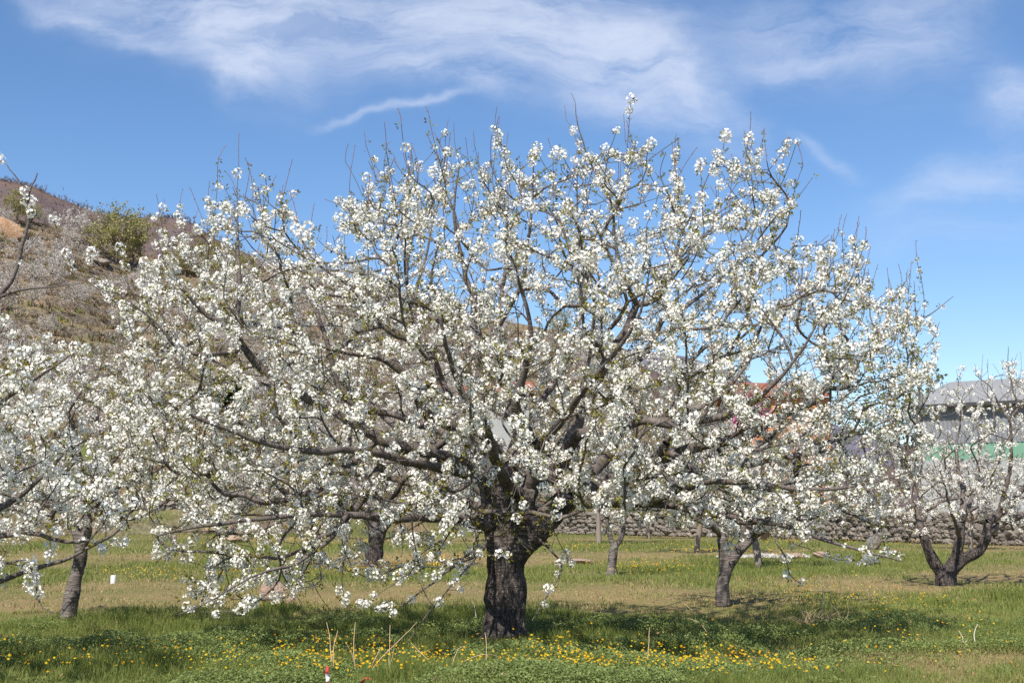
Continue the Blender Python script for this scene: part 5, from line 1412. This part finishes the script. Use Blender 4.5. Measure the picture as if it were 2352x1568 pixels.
# broad leaved herbs in mounds near the front
x, y = field_points(520000, 11.2, 19.2, power=1.1)
d = dryness(x, y); lush = fbm(x * 0.9, y * 0.9, 83, 4); cl = fbm(x * 5, y * 5, 84, 3)
ok = (lush + (cl - 0.5) * 0.5 > 0.44) & (rng.random(len(x)) > d * 1.3)
x, y, lush, cl = x[ok], y[ok], lush[ok], cl[ok]
n = len(x)
hgt = np.clip((lush - 0.36) * 0.55 + (cl - 0.5) * 0.16, 0.015, 0.22) * rng.random(n) ** 0.45
nr = unit(rng.normal(0, 0.55, (n, 3)) + (0, -0.15, 1))
lv = np.array(((0, 0, 0), (0.32, 0.5, 0.08), (0, 1, -0.06), (-0.32, 0.5, 0.08)))
V, F = scatter(lv, np.array([(0, 1, 2, 3)]), np.stack((x, y, gz(x, y) + hgt), 1), rot_to(nr, rng.random(n) * 6.283), rng.uniform(0.016, 0.036, n))
tn = np.clip(rng.normal(0.5, 0.2, n) + (cl - 0.5) * 0.4, 0, 1)
tag(mk('meadow_herbs', V, F, M_HERB, None, False, {'tint': np.repeat(tn, 4)}), 'low mounds of small broad-leaved meadow herbs in the foreground', 'herbs', kind='stuff')

# yellow flowers
def fl_density(px, py):
    d = np.zeros_like(px)
    for cx, cy, sx_, sy_, k in [(480, 1545, 320, 30, .32), (760, 1542, 150, 36, .7), (950, 1550, 220, 30, .45), (1320, 1550, 170, 38, .85), (1560, 1555, 220, 34, .75), (1780, 1555, 100, 26, .45), (200, 1552, 180, 22, .25),
                                (1880, 1388, 140, 28, .75), (2020, 1405, 130, 30, .6), (1740, 1380, 110, 18, .4), (2120, 1480, 220, 50, .10), (1400, 1480, 300, 40, .07),
                                (980, 1302, 90, 16, .9), (860, 1318, 120, 12, .5), (1500, 1316, 90, 10, .8), (640, 1330, 180, 14, .25), (330, 1330, 130, 14, .3), (1650, 1268, 120, 10, .5), (300, 1225, 220, 10, .4), (1950, 1245, 180, 8, .5), (1350, 1262, 100, 8, .3), (750, 1250, 200, 10, .3), (150, 1550, 90, 16, .15)]:
        d = np.maximum(d, k * np.exp(-((px - cx) / sx_) ** 2 - ((py - cy) / sy_) ** 2))
    return d
def flower_sites(n, ylo, yhi):
    px = rng.uniform(-100, 2450, n); py = rng.uniform(ylo, yhi, n)
    k = fl_density(px, py) * (0.35 + 1.1 * vnoise(px * 0.02, py * 0.06, 9))
    ok = rng.random(n) < k
    return np.array([G(a, b) for a, b in zip(px[ok], py[ok])])
a6 = np.arange(8) * math.pi / 4
HV = [(0, 0, 0.25)]
for k, a in enumerate(a6):
    HV += [(math.cos(a - .3) * 0.55, math.sin(a - .3) * 0.55, 0.16), (math.cos(a) * 1.0, math.sin(a) * 1.0, 0.32 if k % 2 else 0.22), (math.cos(a + .3) * 0.55, math.sin(a + .3) * 0.55, 0.16)]
HV = np.array(HV); HF_ = np.array([(0, 1 + 3 * k, 2 + 3 * k, 3 + 3 * k) for k in range(8)])
near = flower_sites(15000, 1340, 1585)
near = near[np.argsort(near[:, 1])]
heads = []
for k in range(4):                                   # four flowers, then copies of them
    st = Bag()
    hgt = 0.0
    z = np.linspace(-0.14, 0, 4); th = np.arange(4) * math.pi / 2
    V = np.array([[(0.0022 * math.cos(a) + 0.012 * (zz + .14) / .14 * (k - 1.5), 0.0022 * math.sin(a), zz) for a in th] for zz in z]).reshape(-1, 3)
    g = np.arange(16).reshape(4, 4)
    Fq = np.stack((g[:-1], np.roll(g[:-1], -1, 1), np.roll(g[1:], -1, 1), g[1:]), 2).reshape(-1, 4)
    tilt = rot_to(unit(np.array([(rng.normal(0, .35), -0.55 + rng.normal(0, .25), 1)])), np.array([k * 1.0]))[0]
    hv = (HV * 0.0150) @ tilt.T + np.array((0.012 * (k - 1.5), 0, 0))
    V = np.concatenate((V, hv)); 
    me_o = mk('yellow_wildflower', V, [np.concatenate((Fq, HF_ + 16))], [M_STEM, M_YEL], None, False, {'tint': np.concatenate((np.zeros(16), np.full(len(hv), 0.25 + 0.2 * k)))},
              mid=np.concatenate((np.zeros(len(Fq), int), np.ones(8, int))))
    heads.append(me_o)
FG = 'yellow flowers blooming along the front of the meadow'
FL = 'golden yellow wildflower on a short stem along the front of the meadow'
for i, q in enumerate(near[:300]):
    k = i % 4
    o = heads[k] if i < 4 else heads[k].copy()
    if i >= 4: C.objects.link(o)
    o.location = (q[0], q[1], float(gz(q[0], q[1])) + rng.uniform(0.15, 0.27))
    o.rotation_euler = (rng.normal(0, .15), rng.normal(0, .15), rng.normal(0, .8))
    s_ = rng.uniform(0.8, 1.25); o.scale = (s_, s_, s_)
    tag(o, FL, 'flower', FG)
rest = np.concatenate((near[300:], flower_sites(30000, 1205, 1345)))
n = len(rest)
V, F = scatter(HV, HF_, np.stack((rest[:, 0], rest[:, 1], gz(rest[:, 0], rest[:, 1]) + rng.uniform(0.13, 0.25, n)), 1),
               rot_to(unit(rng.normal(0, .35, (n, 3)) + (0, -0.6, 1)), rng.random(n) * 6), rng.uniform(0.011, 0.018, n) * np.clip(rest[:, 1] / 26, 1, 2.0))
tag(mk('yellow_flower_carpet', V, F, M_YEL, None, False, {'tint': np.repeat(rng.random(n), len(HV))}), 'carpet of tiny yellow flowers further back across the field', 'flowers', kind='stuff')

# ------------------------------------------------------------------ dry stalks and brush
M_STRAW = material('dry_straw', lambda t: bsdf(t, t.mix(t.noise(t.n('ShaderNodeTexCoord').outputs['Object'], 12.0, 3), (0.33, 0.22, 0.12), (0.56, 0.43, 0.27)), 0.7))
M_PALEST = material('bleached_stalk', lambda t: bsdf(t, (0.60, 0.55, 0.45), 0.7))
M_DEADW = material('dead_wood', lambda t: bsdf(t, t.mix(t.noise(t.n('ShaderNodeTexCoord').outputs['Object'], 14.0, 3), (0.06, 0.05, 0.045), (0.16, 0.13, 0.11)), 0.8))
def stem(name, label, pxs, py0, r0, r1, mat, cat='stalk', extra=(), group=None, dy=0.35):
    """one dry stem rooted on the field at the first pixel, leaning through the others"""
    Yr = GY(py0)
    T = Tree(3000)
    T.trace(np.array([P(a, b, Yr + dy * i / max(1, len(pxs) - 1)) for i, (a, b) in enumerate(pxs)]), 0, r0, r1, 0.05, 0.002, 1)
    for e in extra:
        T.trace(np.array([P(a, b, Yr + 0.1) for a, b in e]), 0, r0 * 0.6, r1 * 0.7, 0.05, 0.002, 1)
    T.radii(r1 * 0.6, 2.5, 0)
    tb = T.tubes(lambda p: True, coarse=0.4)
    o = mk(name, tb[0], tb[1], mat, None, True, loc=tuple(T.p[0]))
    return tag(o, label, cat, group)
K = 0.0062
for i, (pts, lab, ex) in enumerate([
    ([(765, 1580), (760, 1500), (756, 1465), (750, 1428)], 'straight dry straw stalk just right of the red and white tape', ()),
    ([(767, 1580), (766, 1490), (776, 1447)], 'short dry stalk crossing the tall one right of the tape', ()),
    ([(818, 1580), (814, 1495), (816, 1428)], 'upright dry straw stalk above the plain red tape', [[(815, 1520), (806, 1494), (793, 1474)]]),
    ([(835, 1565), (870, 1518), (906, 1481), (958, 1427)], 'long dry stalk leaning far to the right below the hanging blossom', ()),
    ([(892, 1580), (895, 1500), (896, 1434)], 'upright thin dry stalk below the hanging blossom', [[(894, 1530), (903, 1500), (906, 1468)]]),
    ([(846, 1546), (872, 1492), (878, 1484)], 'small bent dry stalk among the flowers', ()),
    ([(1027, 1572), (983, 1516), (944, 1476)], 'dry stalk leaning left between the flowers before the thick trunk', ()),
    ([(1028, 1580), (1036, 1537), (1052, 1491), (1066, 1483)], 'dry stalk with a hooked tip before the thick trunk', ()),
    ([(1036, 1570), (1052, 1532), (1087, 1509), (1124, 1502), (1150, 1508)], 'arching dry stem bending over to the foot of the thick trunk', ()),
    ([(1117, 1580), (1118, 1500), (1114, 1452)], 'upright dry stalk standing just before the thick trunk', ()),
    ([(1478, 1560), (1488, 1500), (1492, 1440)], 'thin straw stalk in the shade right of the thick trunk', ())]):
    stem('dry_stalk', lab, pts, min(pts[0][1], 1556), K, K * 0.45, M_STRAW, 'stalk', ex)
stem('bramble_stem', 'large arched dry bramble stem in the shaded grass, the inner of two', [(1526, 1464), (1543, 1428), (1576, 1417), (1613, 1434), (1631, 1471), (1631, 1517), (1619, 1544)], 1470, 0.0042, 0.002, M_STRAW, 'stem', dy=-1.2)
stem('bramble_stem', 'large arched dry bramble stem in the shaded grass, the outer of two', [(1500, 1378), (1552, 1374), (1586, 1398), (1619, 1437), (1641, 1474), (1642, 1523), (1634, 1550)], 1395, 0.0042, 0.002, M_STRAW, 'stem', dy=-2.0)
stem('bramble_stem', 'low arched straw stem lying across the grass left of the green reeds', [(1480, 1478), (1530, 1467), (1580, 1472), (1612, 1492)], 1480, 0.004, 0.002, M_STRAW, 'stem')
stem('pale_stalk', 'tall bleached white stalk below the drooping right twigs', [(1888, 1434), (1891, 1364), (1880, 1318)], 1434, 0.006, 0.002, M_PALEST)
stem('pale_stalk', 'bleached stalk in the grass at the right, hooked at the top', [(2242, 1492), (2238, 1456), (2246, 1432)], 1492, 0.006, 0.003, M_PALEST)
stem('pale_stalk', 'short bleached forked stalk in the grass at the right', [(2212, 1490), (2210, 1465), (2203, 1448)], 1490, 0.006, 0.003, M_PALEST, extra=[[(2211, 1488), (2222, 1470)]])
stem('pale_stalk', 'bleached stalk left of the thick trunk below the white blossom', [(1094, 1425), (1088, 1380)], 1430, 0.005, 0.003, M_PALEST)
stem('fallen_branch', 'dark fallen branch arching over the shaded grass behind the dry stalks', [(735, 1496), (752, 1480), (785, 1475), (815, 1474), (840, 1470)], 1493, 0.014, 0.006, M_DEADW, 'branch', dy=0.3)
def brush(name, label, px, py, wpx, hpx, n, mat, r, cat, seed):
    rg = np.random.default_rng(seed)
    q = G(px, py); k = q[1] / FPX
    T = Tree(8000)
    for i in range(n):
        a = q + np.array((rg.normal(0, wpx * k * 0.22), rg.normal(0, 0.12), -0.02))
        b = a + np.array((rg.normal(0, wpx * k * 0.34), rg.normal(0, 0.15), hpx * k * rg.uniform(0.35, 1.0)))
        mdl = (a + b) / 2 + np.array((rg.normal(0, .05), rg.normal(0, .05), 0.04))
        T.add(catmull([a, mdl, b], 0.05, 0.004), -1, 1, 0, r, r * 0.4)
    T.radii(r * 0.4, 2.5, 0)
    tb = T.tubes(lambda p: True, coarse=1.5)
    return tag(mk(name, tb[0], tb[1], mat, None, False, loc=tuple(q)), label, cat)
brush('straw_clump', 'ragged clump of dry straw at the bottom edge before the thick trunk', 1130, 1572, 46, 62, 60, M_STRAW, 0.0028, 'grass tuft', 1)
brush('dry_brush', 'heap of reddish dry twigs in the grass below the drooping right twigs', 1890, 1440, 110, 55, 90, M_STRAW, 0.0035, 'brush', 2)
brush('green_reeds', 'upright tuft of green reed blades in the shaded grass at the right', 1715, 1480, 50, 62, 40, M_STEM, 0.005, 'grass tuft', 3)
brush('tall_weeds', 'grey-green tuft of weeds at the foot of the slim leaning trunk', 150, 1440, 60, 22, 50, M_STEM, 0.004, 'grass tuft', 4)

# dead leaves lying about
n = 420
x, y = field_points(n, 11.3, 24)
V, F = scatter(lv, np.array([(0, 1, 2, 3)]), np.stack((x, y, gz(x, y) + rng.uniform(0.03, 0.16, n)), 1), rot_to(unit(rng.normal(0, .7, (n, 3)) + (0, -.5, 1)), rng.random(n) * 6.3), rng.uniform(0.025, 0.06, n))
M_DEADL = material('brown_dead_leaf', lambda t: bsdf(t, (0.23, 0.13, 0.07), 0.8))
tag(mk('dead_leaves', V, F, M_DEADL, None, False), 'scattered dead brown leaves in the foreground grass', 'leaves', kind='stuff')
